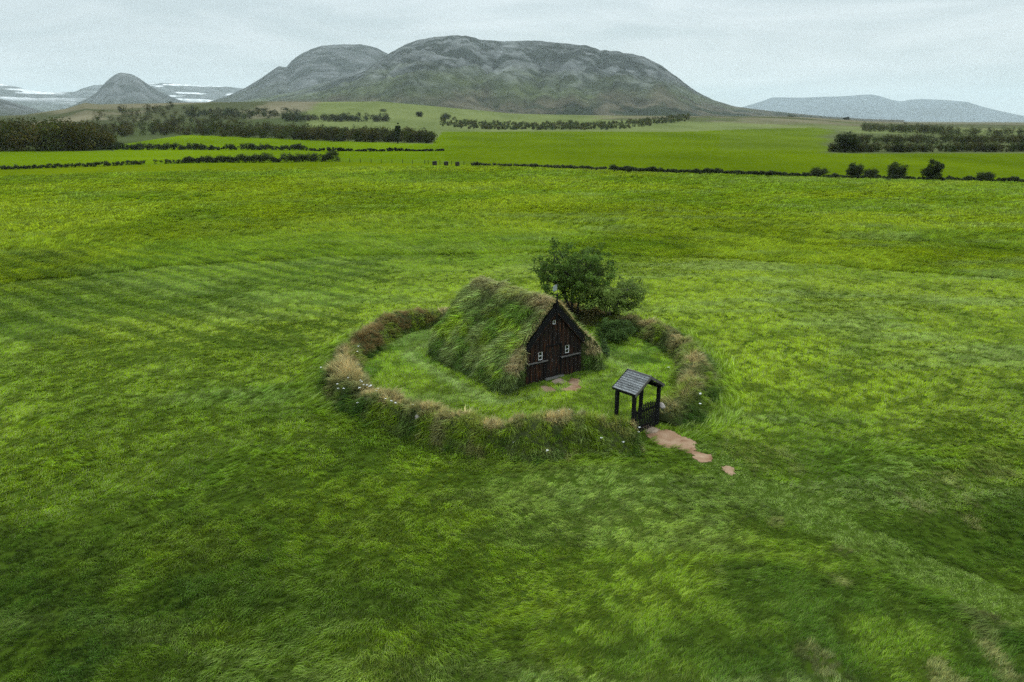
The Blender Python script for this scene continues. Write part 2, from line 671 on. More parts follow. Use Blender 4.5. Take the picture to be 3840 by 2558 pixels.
# ------------------------------------------------------------------ mountains
def mountain(name, sil, r_ridge, r_foot, r_back, colour_fn, z_foot=-10.0, power=1.35, rough=0.10, gully=220.0, seed=1, daz=0.07, nr=110):
    sil = np.array(sil, float)
    A0, E0 = [], []
    for x, y in sil:
        d = ray(x, y)
        A0.append(math.atan2(d[0], d[1]))
        E0.append(d[2] / math.hypot(d[0], d[1]))
    A0, E0 = np.array(A0), np.array(E0)
    az = np.arange(A0[0], A0[-1], math.radians(daz))
    el = np.interp(az, A0, E0)
    ker = np.hanning(7)
    ker /= ker.sum()
    el = np.convolve(np.pad(el, 3, mode='edge'), ker, 'valid')
    t = np.r_[np.linspace(0, 1, nr), np.linspace(1.03, 1.6, 14)]
    r = np.where(t <= 1, r_foot + (r_ridge - r_foot) * t, r_ridge + (r_back - r_ridge) * (t - 1) / 0.6)
    T, A = np.meshgrid(t, az, indexing='ij')
    R = np.meshgrid(r, az, indexing='ij')[0]
    Hr = np.maximum(CAMH + el * r_ridge, z_foot + 1)[None, :]
    shape = np.where(T <= 1, 1 - (1 - np.clip(T, 0, 1)) ** power, 1 - np.clip(T - 1, 0, 1) ** 1.5 * 1.6)
    X, Y = np.sin(A) * R, np.cos(A) * R
    along = A * r_ridge
    warp = 260 * (fbm(along / 700, R / 900, 3, seed + 50) - 0.5)
    g = np.abs(2 * fbm((along + warp) / gully, R / (gully * 5), 5, seed) - 1)
    lump = fbm(along / 900, R / 700, 5, seed + 20) - 0.5
    ledge = fbm(along / 1200 + R / 2500, (shape * Hr) / 60.0, 4, seed + 30) - 0.5
    env = np.sin(np.clip(T, 0, 1) * math.pi * 0.93) ** 0.8
    rel = (Hr - z_foot)
    Z = z_foot + rel * shape + env * rel * rough * (-0.9 * (0.55 - g) + 2.0 * lump + 0.55 * ledge)
    for _ in range(2):      # keep the skyline at the height the photograph shows
        top = ((Z - CAMH) / R).max(0)
        want = np.maximum(el, (z_foot + 1 - CAMH) / r_ridge)
        k = np.clip((want - (z_foot - CAMH) / r_ridge) / (top - (z_foot - CAMH) / r_ridge), 0.3, 2.5)
        kk = np.convolve(np.pad(k, 15, mode='edge'), np.hanning(33)[1:-1] / np.hanning(33).sum(), 'valid')
        Z = z_foot + (Z - z_foot) * kk[None, :]
    n, m = Z.shape
    V = np.c_[X.ravel(), Y.ravel(), Z.ravel()]
    i, j = np.meshgrid(np.arange(n - 1), np.arange(m - 1), indexing='ij')
    F = np.c_[(i * m + j).ravel(), ((i + 1) * m + j).ravel(), ((i + 1) * m + j + 1).ravel(), (i * m + j + 1).ravel()]
    me = mesh_np(name, V, F[:, ::-1], True)
    hrel = ((Z - z_foot) / rel.max()).ravel()
    set_col(me, 'cover', colour_fn(V, along.ravel(), R.ravel(), hrel, T.ravel(), g.ravel()))
    o = link(name, me, M['mountain'])
    return tag(o, kind='structure')


def s23(pts):
    k = W / 2354.0
    return [(x * k, y * k) for x, y in pts]


ROCK = np.array((0.082, 0.091, 0.090))
ROCKD = np.array((0.018, 0.025, 0.020))
GREEN = np.array((0.052, 0.068, 0.024))
HEATH = np.array((0.066, 0.062, 0.040))


def col_dome(V, a, R, h, T, g):
    n1 = fbm(a / 420, R / 260, 5, 61)
    n2 = fbm(a / 150, R / 420, 5, 65)
    c = ROCK * (0.55 + 0.95 * n2)[:, None]
    n3 = fbm(a / 105 + R / 400, R / 130, 5, 67)
    c = c * 1.25
    dk = sstep(0.45, 0.56, 0.62 * n3 + 0.38 * n1)[:, None] * 0.9
    c = c * (1 - dk) + ROCKD * dk
    gl = (1 - sstep(0.05, 0.16, g))[:, None] * 0.5
    c = c * (1 - gl) + ROCKD * 0.8 * gl
    low = (1 - sstep(0.14, 0.48, h + 0.40 * (n1 - 0.5)))[:, None] * 0.9
    gr = GREEN * (0.7 + 0.7 * n2)[:, None]
    c = c * (1 - low) + gr * low
    heath = (1 - sstep(0.12, 0.26, h + 0.2 * (n2 - 0.5)))[:, None]
    hc = HEATH * (0.6 + 0.8 * n1)[:, None]
    c = c * (1 - heath) + hc * heath
    scr = (sstep(0.52, 0.6, fbm(a / 130, R / 160, 4, 70)) * (1 - sstep(0.10, 0.22, h)))[:, None]
    return c * (1 - scr) + np.array((0.022, 0.032, 0.016)) * scr


def col_grey(V, a, R, h, T, g):
    n = fbm(a / 300, R / 300, 5, 81)
    c = ROCK * (0.85 + 0.5 * n)[:, None]
    dk = sstep(0.46, 0.58, fbm(a / 120 + R / 500, R / 150, 5, 83))[:, None] * 0.7
    c = c * (1 - dk) + ROCKD * 1.2 * dk
    low = (1 - sstep(0.15, 0.5, h + 0.4 * (n - 0.5)))[:, None]
    return c * (1 - low) + (GREEN * 0.5 + ROCKD * 0.5) * low


def col_snow(V, a, R, h, T, g):
    c = col_grey(V, a, R, h, T, g)
    z = V[:, 2]
    s1 = fbm(a / 670, z / 50.0, 4, 91)
    s = 0.8 * sstep(0.56, 0.59, s1) * sstep(0.45, 0.62, fbm(a / 2100, z / 560, 3, 95)) * sstep(0.34, 0.46, h) * (1 - sstep(0.93, 0.99, T) * 0.5)
    return c * (1 - s[:, None]) + np.array((0.78, 0.82, 0.85)) * s[:, None]


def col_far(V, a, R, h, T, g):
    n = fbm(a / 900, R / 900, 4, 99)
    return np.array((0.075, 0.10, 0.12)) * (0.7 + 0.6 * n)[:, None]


mountain('mountain', s23([(380, 262), (470, 247), (560, 232), (680, 210), (760, 185), (830, 158), (893, 124), (930, 103), (960, 92), (1000, 85), (1050, 81), (1075, 83),
                          (1110, 92), (1160, 95), (1230, 93), (1300, 100), (1350, 105), (1380, 115), (1420, 118), (1480, 130), (1520, 150),
                          (1560, 180), (1600, 210), (1640, 230), (1690, 245), (1760, 254), (1830, 261), (1900, 268), (2000, 274), (2080, 276)]),
         4600, 1700, 6500, col_dome, -25, 1.22, 0.17, 210, 1, 0.06, 180)
mountain('mountain', s23([(300, 262), (400, 247), (460, 240), (520, 222), (560, 204), (600, 180), (620, 166), (640, 152), (658, 155), (672, 138), (690, 125),
                          (715, 113), (740, 105), (785, 102), (830, 102), (852, 106), (870, 112), (895, 126), (930, 140), (1000, 165), (1100, 210), (1200, 250)]),
         6000, 3800, 7500, col_grey, -20, 1.15, 0.07, 190, 2, 0.06, 90)
mountain('mountain', [(120, 446), (210, 424), (276, 394), (330, 368), (359, 349), (398, 306), (420, 287), (436, 277), (453, 272), (470, 275), (491, 277), (519, 291),
                      (547, 311), (590, 338), (640, 362), (690, 382), (760, 398), (850, 414), (960, 436)],
         7000, 5900, 8000, col_grey, -30, 1.1, 0.05, 160, 3, 0.05, 80)
mountain('mountain', [(-900, 330), (-500, 300), (-200, 296), (0, 313), (55, 324), (110, 338), (193, 346), (243, 345), (280, 345), (309, 331), (353, 319), (400, 318), (480, 318),
                      (552, 312), (640, 312), (707, 315), (757, 322), (773, 320), (840, 324), (905, 331), (980, 345), (1100, 380), (1250, 430)],
         13000, 10200, 15500, col_snow, -60, 1.3, 0.06, 500, 4, 0.05, 120)
mountain('mountain', [(-900, 300), (-400, 318), (-150, 345), (0, 370), (83, 394), (166, 419), (210, 432), (260, 446)],
         4200, 2600, 5200, col_grey, -20, 1.1, 0.06, 150, 5, 0.08, 60)
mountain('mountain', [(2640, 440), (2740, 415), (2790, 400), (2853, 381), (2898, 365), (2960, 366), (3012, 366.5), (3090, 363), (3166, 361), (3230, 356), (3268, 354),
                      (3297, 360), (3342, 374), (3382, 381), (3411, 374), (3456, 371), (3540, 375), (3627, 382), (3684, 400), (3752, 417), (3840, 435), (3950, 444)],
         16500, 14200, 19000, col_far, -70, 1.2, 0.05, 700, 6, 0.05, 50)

# ------------------------------------------------------------------ grass prototypes and scattering
def blades(n, length, width, lean, curl, spread, seed, seg=4, fan=0.0, spray=0.42, pale=0.24):
    """one tuft of separate blades growing from a small patch, combed towards +X"""
    r = np.random.default_rng(seed)
    V, F, C, D = [], [], [], []
    for _ in range(n):
        L = length * r.uniform(0.55, 1.15)
        w = width * r.uniform(0.7, 1.3)
        rad = spread * math.sqrt(r.random())
        a = r.uniform(0, 2 * math.pi)
        p = np.array([rad * math.cos(a), rad * math.sin(a), -0.02])
        d = r.normal(0, spray + fan) + (0 if r.random() > fan else r.uniform(-math.pi, math.pi))
        dirv = np.array([math.cos(d), math.sin(d), 0])
        side = np.array([-math.sin(d), math.cos(d), 0])
        side = side * math.cos(0.5) + np.array([0, 0, 1]) * math.sin(r.uniform(-0.6, 0.6))
        ang = math.radians(90) - lean * r.uniform(0.5, 1.3)
        b = len(V)
        shade = 0.45 + 1.15 * r.random() ** 1.3
        hue = r.normal(0, 0.07)
        for i in range(seg + 1):
            t = i / seg
            ww = w * (1 - t) ** 0.6 * 0.5 if i < seg else 0.0
            if i < seg:
                V.append(p + side * ww)
                V.append(p - side * ww)
            else:
                V.append(p.copy())
            p = p + (dirv * math.cos(ang) + np.array([0, 0, 1]) * math.sin(ang)) * (L / seg)
            ang -= curl * r.uniform(0.6, 1.4) / seg
            ang = max(ang, -0.7)
        for i in range(seg - 1):
            F.append((b + 2 * i, b + 2 * i + 1, b + 2 * i + 3))
            F.append((b + 2 * i, b + 2 * i + 3, b + 2 * i + 2))
        F.append((b + 2 * (seg - 1), b + 2 * (seg - 1) + 1, b + 2 * seg))
        C += [(shade * (1 + hue), shade, shade * (1 - hue))] * (2 * seg + 1)
        D += [r.uniform(0.35, 0.8) if r.random() < pale else 0.04] * (2 * seg + 1)
    return np.array(V), np.array(F), np.array(C), np.array(D)


def proto_collection(name, specs):
    col = bpy.data.collections.new(name)
    for i, sp in enumerate(specs):
        V, F, C, D = blades(**sp)
        me = mesh_np('%s_%02d' % (name, i), V, F, False)
        set_col(me, 'col', C)
        set_col(me, 'pale', np.repeat(D[:, None], 3, axis=1))
        me.materials.append(M['grass'])
        o = bpy.data.objects.new('%s_%02d' % (name, i), me)
        col.objects.link(o)
    return col


BASE_TUFTS = [
    dict(n=26, length=0.34, width=0.022, lean=0.55, curl=1.0, spread=0.22, seed=1),
    dict(n=26, length=0.42, width=0.022, lean=0.75, curl=1.1, spread=0.24, seed=2),
    dict(n=26, length=0.30, width=0.022, lean=0.5, curl=0.8, spread=0.22, seed=3, fan=0.3),
    dict(n=24, length=0.70, width=0.025, lean=0.85, curl=1.3, spread=0.20, seed=4, spray=0.28),
    dict(n=24, length=0.85, width=0.025, lean=0.95, curl=1.25, spread=0.18, seed=5, spray=0.24),
    dict(n=36, length=0.13, width=0.020, lean=0.5, curl=0.6, spread=0.30, seed=6, fan=0.6, seg=3),
    dict(n=36, length=0.11, width=0.020, lean=0.7, curl=0.7, spread=0.32, seed=7, fan=0.5, seg=3),
    dict(n=34, length=0.66, width=0.018, lean=0.25, curl=0.7, spread=0.14, seed=8, fan=0.5),
    dict(n=34, length=0.58, width=0.018, lean=0.35, curl=0.9, spread=0.16, seed=9, fan=0.6),
    dict(n=30, length=1.3, width=0.085, lean=0.8, curl=1.2, spread=0.8, seed=10, pale=0.05),
    dict(n=30, length=1.1, width=0.085, lean=0.65, curl=1.0, spread=0.8, seed=11, fan=0.2, pale=0.05),
]
NB = len(BASE_TUFTS)
# thicker strands (several blades lying together) for grass that stands farther off
P_FIELD = proto_collection('tuft_field', BASE_TUFTS + [dict(d, width=d['width'] * 1.75, n=int(d['n'] * 0.62), seed=d['seed'] + 40) for d in BASE_TUFTS])


def scatter(name, P, E, SC, T, I, coll, parent=None):
    me = bpy.data.meshes.new(name)
    me.vertices.add(len(P))
    me.vertices.foreach_set('co', np.asarray(P, np.float32).ravel())
    for nm, typ, key, arr in (('rot', 'FLOAT_VECTOR', 'vector', E), ('tint', 'FLOAT_COLOR', 'color', np.c_[T, np.ones(len(T))]),
                              ('size', 'FLOAT', 'value', SC), ('pick', 'INT', 'value', I)):
        a = me.attributes.new(nm, typ, 'POINT')
        a.data.foreach_set(key, np.ascontiguousarray(arr, np.int32 if typ == 'INT' else np.float32).ravel())
    o = link(name, me, None, parent)
    g = bpy.data.node_groups.new(name, 'GeometryNodeTree')
    g.interface.new_socket('Geometry', in_out='INPUT', socket_type='NodeSocketGeometry')
    g.interface.new_socket('Geometry', in_out='OUTPUT', socket_type='NodeSocketGeometry')
    gi, go = g.nodes.new('NodeGroupInput'), g.nodes.new('NodeGroupOutput')
    ip = g.nodes.new('GeometryNodeInstanceOnPoints')
    ci = g.nodes.new('GeometryNodeCollectionInfo')
    ci.inputs['Collection'].default_value = coll
    ci.inputs['Separate Children'].default_value = True
    ci.inputs['Reset Children'].default_value = True
    ip.inputs['Pick Instance'].default_value = True

    def named(nm, typ):
        n = g.nodes.new('GeometryNodeInputNamedAttribute')
        n.data_type = typ
        n.inputs['Name'].default_value = nm
        return n.outputs['Attribute']
    er = g.nodes.new('FunctionNodeEulerToRotation')
    g.links.new(gi.outputs[0], ip.inputs['Points'])
    g.links.new(ci.outputs[0], ip.inputs['Instance'])
    g.links.new(named('pick', 'INT'), ip.inputs['Instance Index'])
    g.links.new(named('rot', 'FLOAT_VECTOR'), er.inputs[0])
    g.links.new(er.outputs[0], ip.inputs['Rotation'])
    g.links.new(named('size', 'FLOAT'), ip.inputs['Scale'])
    g.links.new(ip.outputs[0], go.inputs[0])
    md = o.modifiers.new('scatter', 'NODES')
    md.node_group = g
    return o


def frame_euler(Xd, Zd):
    """euler angles of frames whose z axis is Zd and whose x axis leans towards Xd"""
    Zd = Zd / np.linalg.norm(Zd, axis=1, keepdims=True)
    Yd = np.cross(Zd, Xd)
    Yd /= np.linalg.norm(Yd, axis=1, keepdims=True) + 1e-9
    Xn = np.cross(Yd, Zd)
    ry = -np.arcsin(np.clip(Xn[:, 2], -1, 1))
    rx = np.arctan2(Yd[:, 2], Zd[:, 2])
    rz = np.arctan2(Xn[:, 1], Xn[:, 0])
    return np.c_[rx, ry, rz]


T_BRIGHT = np.array((0.315, 0.400, 0.003))
T_MID = np.array((0.222, 0.330, 0.006))
T_DARK = np.array((0.043, 0.098, 0.010))
T_PALE = np.array((0.290, 0.370, 0.085))
T_DRY = np.array((0.50, 0.38, 0.17))
T_RUST = np.array((0.27, 0.165, 0.055))


def lerp(a, b, f):
    f = np.asarray(f)[:, None]
    return a * (1 - f) + b * f


# ------------------------------------------------------------------ trodden soil, flagstones
def c3(pts, ox, oy, sc):
    return [(ox + x / sc, oy + y / sc) for x, y in pts]


SOIL = [
    c3([(470, 800), (560, 768), (640, 790), (720, 830), (780, 820), (860, 845), (960, 900), (1060, 930), (1130, 975), (1110, 1040), (1140, 1060),
        (1100, 1075), (1180, 1095), (1240, 1115), (1310, 1110), (1325, 1200), (1190, 1220), (1090, 1170), (1110, 1130), (1000, 1085), (860, 1030),
        (770, 1040), (640, 975), (560, 900), (520, 840)], 2250, 1350, 3.136),
    c3([(1430, 1260), (1500, 1250), (1570, 1270), (1580, 1320), (1545, 1365), (1490, 1330), (1440, 1300)], 2250, 1350, 3.136),
    c3([(490, 1375), (570, 1330), (700, 1315), (860, 1360), (1020, 1435), (990, 1470), (920, 1510), (780, 1500), (650, 1485), (560, 1430)], 1950, 1270, 7.467),
    c3([(1270, 1190), (1380, 1140), (1500, 1110), (1620, 1120), (1720, 1210), (1700, 1330), (1730, 1400), (1600, 1470), (1400, 1490), (1230, 1470),
        (1100, 1430), (1300, 1370), (1440, 1300), (1330, 1230)], 1950, 1270, 7.467),
]
SOIL_XY = []


def soil_patch(poly, seed):
    """flat ragged sheet of bare earth lying just above the grass roots"""
    xy = np.array([at(x, y)[:2] for x, y in poly])
    SOIL_XY.append(xy)
    n = len(xy)
    fine = []
    r = np.random.default_rng(seed)
    for i in range(n):
        a, b = xy[i], xy[(i + 1) % n]
        k = max(2, int(np.linalg.norm(b - a) / 0.06))
        for t in np.linspace(0, 1, k, endpoint=False):
            fine.append(a + (b - a) * t + r.normal(0, 0.03, 2))
    fine = np.array(fine)
    mb = MB()
    z = float(ground_z(fine[:, 0], fine[:, 1]).max()) + 0.02
    pts = [(p[0], p[1], float(ground_z(p[0], p[1])) + 0.022) for p in fine]
    base = [(p[0], p[1], q[2] - 0.03) for p, q in zip(fine, pts)]
    m = len(pts)
    mb.poly(pts + base, [tuple(range(m))] + [(i, m + i, m + (i + 1) % m, (i + 1) % m) for i in range(m)])
    o = mb.build('path' if seed < 3 else 'bare_earth', M['soil'])
    return tag(o, kind='structure')


for i, pl_ in enumerate(SOIL):
    soil_patch(pl_, i + 1)


def flagstone(poly, thick, label, seed, lift=0.0):
    xy = np.array([at(x, y)[:2] for x, y in poly])
    if np.cross(xy[1] - xy[0], xy[2] - xy[1]) < 0:
        xy = xy[::-1]
    cx = xy.mean(0)
    r = np.random.default_rng(seed)
    xy = xy + r.normal(0, 0.01, xy.shape)
    z0 = float(ground_z(cx[0], cx[1]))
    n = len(xy)
    mb = MB()
    top = [(p[0] - cx[0], p[1] - cx[1], thick + r.normal(0, 0.004)) for p in cx + (xy - cx) * 0.965]
    mid = [(p[0] - cx[0], p[1] - cx[1], thick - 0.018) for p in xy]
    bot = [(p[0] - cx[0], p[1] - cx[1], 0.0) for p in xy]
    mb.poly(top + mid + bot, [tuple(range(n))] + [(n + i, n + (i + 1) % n, (i + 1) % n, i) for i in range(n)] +
            [(2 * n + i, 2 * n + (i + 1) % n, n + (i + 1) % n, n + i) for i in range(n)] + [tuple(range(3 * n - 1, 2 * n - 1, -1))])
    o = mb.build('flagstone', M['flag'])
    o.location = (cx[0], cx[1], z0 + lift)
    SOIL_XY.append(xy)
    return tag(o, label, 'flagstone')


flagstone(c3([(865, 1235), (960, 1185), (1100, 1140), (1210, 1175), (1315, 1225), (1190, 1290), (1060, 1275), (960, 1302)], 1950, 1270, 7.467), 0.07,
          'pale flat angular stepping stone in front of the church door', 3)
flagstone(c3([(462, 800), (560, 768), (585, 785), (500, 818)], 2250, 1350, 3.136), 0.05, 'small worn flagstone right under the picket gate', 4, 0.012)
flagstone(c3([(505, 824), (590, 790), (690, 832), (668, 862), (560, 872)], 2250, 1350, 3.136), 0.05, 'larger worn flagstone at the head of the soil path', 5, 0.012)

# ------------------------------------------------------------------ the turf church
L_, R_ = at(1987, 1443), at(2178.6, 1394.8)
CH_O = (L_ + R_) / 2
CU = (R_ - L_) / np.linalg.norm(R_ - L_)
CB = np.array([-CU[1], CU[0], 0])
CH_O = CH_O - 0.15 * CU                      # middle of the gable
CH_RZ = math.atan2(CU[1], CU[0])
church = empty('turf_church', CH_O, CH_RZ)
tag(church, 'old turf church with black tarred timber gable and shaggy grass roof inside the ring wall', 'church')
APEX, EAVE, HALF = 3.74, 1.90, 1.72
SLOPE = (APEX - EAVE) / HALF


def roof_line(u):
    return APEX - SLOPE * abs(u)


def fac(px, py):
    """photo pixel on the gable -> (u, z) in the church's own frame"""
    d = ray(px, py)
    o = np.array([0, 0, CAMH])
    t = np.dot(CH_O - o, CB) / np.dot(d, CB)
    P = o + d * t
    return float(np.dot(P - CH_O, CU)), float(P[2])


# turf body: cross-sections lofted along the ridge
SEC_L = [(0, 3.93), (-0.35, 3.60), (-0.8, 3.10), (-1.3, 2.55), (-1.8, 2.00), (-2.2, 1.58), (-2.6, 1.10), (-2.9, 0.66), (-3.1, 0.25), (-3.2, -0.15)]
SEC_R = [(0.35, 3.60), (0.8, 3.10), (1.3, 2.55), (1.80, 2.00), (2.15, 1.66), (2.45, 1.28), (2.62, 0.80), (2.70, 0.35), (2.76, -0.15)]
SEC = SEC_L[::-1] + SEC_R
BLEN = 6.75


def densify(p, step):
    p = np.array(p, float)
    d = np.r_[0, np.cumsum(np.linalg.norm(np.diff(p, axis=0), axis=1))]
    s = np.linspace(0, d[-1], int(d[-1] / step) + 1)
    return np.c_[np.interp(s, d, p[:, 0]), np.interp(s, d, p[:, 1])]


def turf_body():
    sec = densify(SEC, 0.14)
    ns = len(sec)
    ts = np.r_[np.linspace(0, 1, 52)]
    rows = []
    low = sstep(2.1, 1.5, sec[:, 1])
    for t in ts:
        b0 = -0.13 - 0.34 * low
        b1 = np.full(ns, BLEN)
        b = b0 + (b1 - b0) * t
        bul = 0.30 * math.sin(min(t, 1) * math.pi * 0.5) * np.sin(np.clip((3.9 - sec[:, 1]) / 4.0, 0, 1) * math.pi)
        u = sec[:, 0] + np.sign(sec[:, 0]) * bul
        z = sec[:, 1] + bul * 0.6
        k = 1 - 0.5 * max(0, (t - 0.93) / 0.07) ** 3 * 0.35
        u, z = u * k, z * k
        z = z + 0.10 * math.sin(t * math.pi) * -1 * np.exp(-(u / 1.2) ** 2)
        nz_ = fbm(b / 0.55 + 3, np.arange(ns) * 0.14 / 0.55, 4, 71) - 0.5
        amp = 0.26 * sstep(0.0, 0.10, t) + 0.05
        z = z + nz_ * amp * 0.8
        u = u + np.sign(u) * nz_ * amp * 0.7 * np.clip(np.abs(u) / 1.5, 0, 1)
        rows.append(np.c_[u, b, z])
    V = np.concatenate(rows)
    F = []
    for i in range(len(ts) - 1):
        for j in range(ns - 1):
            F.append((i * ns + j, i * ns + j + 1, (i + 1) * ns + j + 1, (i + 1) * ns + j))
    # back end: shrink the last section towards its middle
    last = rows[-1]
    base = len(V)
    cen = np.array([0, BLEN + 0.22, 0])
    ring1 = last.copy()
    ring1[:, 0] *= 0.9
    ring1[:, 2] = ring1[:, 2] * 0.94
    ring1[:, 1] += 0.22
    ring2 = ring1.copy()
    ring2[:, 0] *= 0.25
    ring2[:, 2] *= 0.25
    ring2[:, 1] += 0.1
    V = np.r_[V, ring1, ring2]
    o0 = (len(ts) - 1) * ns
    for j in range(ns - 1):
        F.append((o0 + j, o0 + j + 1, base + j + 1, base + j))
        F.append((base + j, base + j + 1, base + ns + j + 1, base + ns + j))
    # front: turf ends either side of the gable, from the outline in to the boards
    front = rows[0]
    inn = []
    for u, b, z in front:
        if z > 1.92:
            uu = u * 0.965
            inn.append((uu, 0.03, roof_line(uu) + 0.02))
        else:
            inn.append((math.copysign(1.60, u), 0.03, min(z, 1.9)))
    b2 = len(V)
    V = np.r_[V, np.array(inn)]
    for j in range(ns - 1):
        F.append((b2 + j, b2 + j + 1, j + 1, j))
    me = mesh_np('turf', V, np.array(F)[:, ::-1], True)
    return me, V, np.array(F)


turf_me, TV, TF = turf_body()
turf_o = link('turf_roof', turf_me, M['turf'], church)


def sample_faces(V, F, n, rg):
    a, b, c, d = V[F[:, 0]], V[F[:, 1]], V[F[:, 2]], V[F[:, 3]]
    nr = np.cross(c - a, d - b)
    ar = np.linalg.norm(nr, axis=1)
    i = rg.choice(len(F), n, p=ar / ar.sum())
    s, t = rg.random(n)[:, None], rg.random(n)[:, None]
    P = (a[i] * (1 - s) + b[i] * s) * (1 - t) + (d[i] * (1 - s) + c[i] * s) * t
    N = nr[i] / (ar[i][:, None] + 1e-9)
    return P, N


def church_grass():
    n = 15000
    P, N = sample_faces(TV, TF, n, rng)
    N = np.where((np.sum(N * (P - np.array([0, BLEN / 2, 0.5])), axis=1) < 0)[:, None], -N, N)
    keep = P[:, 2] > -0.05
    # leave the boards free
    keep &= ~((P[:, 1] < 0.25) & (np.abs(P[:, 0]) < 1.62) & (P[:, 2] < np.array([roof_line(u) for u in P[:, 0]]) - 0.0))
    P, N = P[keep], N[keep]
    n = len(P)
    down = np.c_[np.sign(P[:, 0]) * np.abs(N[:, 2]), np.zeros(n), -np.abs(N[:, 0])]
    down[:, 1] += 1.5 * (fbm(P[:, 1] / 1.3, P[:, 0] / 1.3 + P[:, 2], 3, 15) - 0.46)   # combed along by the wind
    down += rng.normal(0, 0.16, down.shape)
    frontf = P[:, 1] < 0.0
    Zd = N * 0.95 + np.array([0, 0, 0.35])
    Zd = np.where((P[:, 1] < 0.12)[:, None] & (np.abs(P[:, 0]) < 1.9)[:, None], np.array([0, 0.25, 1.0]) + N * 0.2, Zd)
    E = frame_euler(down, Zd)
    steep = 1 - np.abs(N[:, 2])
    f1 = fbm(P[:, 0] / 0.9 + P[:, 2] / 0.9, P[:, 1] / 0.9, 4, 25)
    fs = fbm(P[:, 1] / 0.33 + P[:, 2] * 0.25, P[:, 2] / 0.8 + P[:, 0] * 0.3, 3, 28)
    T = lerp(T_MID * 1.15, T_DARK * 1.6, sstep(0.42, 0.58, f1) * 0.7)
    T = lerp(T, T_PALE * 0.85, sstep(0.42, 0.60, fbm(P[:, 1] / 0.6 + P[:, 0] / 2, P[:, 2] / 1.2, 3, 29)) * 0.8)
    T = T * (0.7 + 0.6 * sstep(0.3, 0.65, fs))[:, None]
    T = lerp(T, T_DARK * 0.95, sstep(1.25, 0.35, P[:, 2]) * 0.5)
    dry = sstep(3.25, 3.75, P[:, 2]) * (0.45 + 0.55 * sstep(2.2, 0.3, P[:, 1]))
    dry = np.maximum(dry, sstep(0.32, 0.02, P[:, 1]) * sstep(0.9, 1.5, P[:, 2]) * 0.9)
    dry = np.maximum(dry, (P[:, 1] < 0.05) * sstep(0.9, 1.1, P[:, 2]) * 0.9 * (f1 > 0.40))
    T = lerp(T, T_DRY * 0.95, np.clip(dry * (0.6 + 0.7 * f1), 0, 1) * 0.92)
    T = T * np.array([1.0, 0.96, 1.0]) + np.array([0.0, 0.0, 0.012])
    T = T * rng.uniform(0.8, 1.2, (n, 1))
    I = rng.choice([1, 3, 4, 4, 3], n)
    SC = rng.uniform(0.34, 0.6, n) * (0.7 + 0.6 * sstep(0.35, 0.62, fs))
    edge = (P[:, 1] < 0.15) & (np.abs(P[:, 0]) < 1.75)
    I = np.where(edge, rng.choice([2, 0, 8], n), I)
    SC = np.where(edge, SC * 0.7, SC)
    SC = np.where((P[:, 1] < 0.0), SC * 0.8, SC)
    Pn = P - N * 0.03
    I = I + NB * (rng.random(n) < 0.8)
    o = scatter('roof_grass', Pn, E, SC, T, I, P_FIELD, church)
    tag(o, 'long shaggy wind combed grass on the turf roof and walls', kind='stuff')


church_grass()

# gable boards: under-boards with cover boards over the joints
LEDGE = 1.04


def board(u0, u1, z0, z1f, b0, b1, name, mat, parent=church):
    """vertical board from z0 up to the roof line (or a fixed height)"""
    if callable(z1f):
        za, zb = z1f(u0), z1f(u1)
        if u0 < 0 < u1:
            out = [(u0, z0), (u1, z0), (u1, zb), (0, z1f(0)), (u0, za)]
        else:
            out = [(u0, z0), (u1, z0), (u1, zb), (u0, za)]
    else:
        out = [(u0, z0), (u1, z0), (u1, z1f), (u0, z1f)]
    return MB().prism(out, b0, b1).build(name, mat, parent)


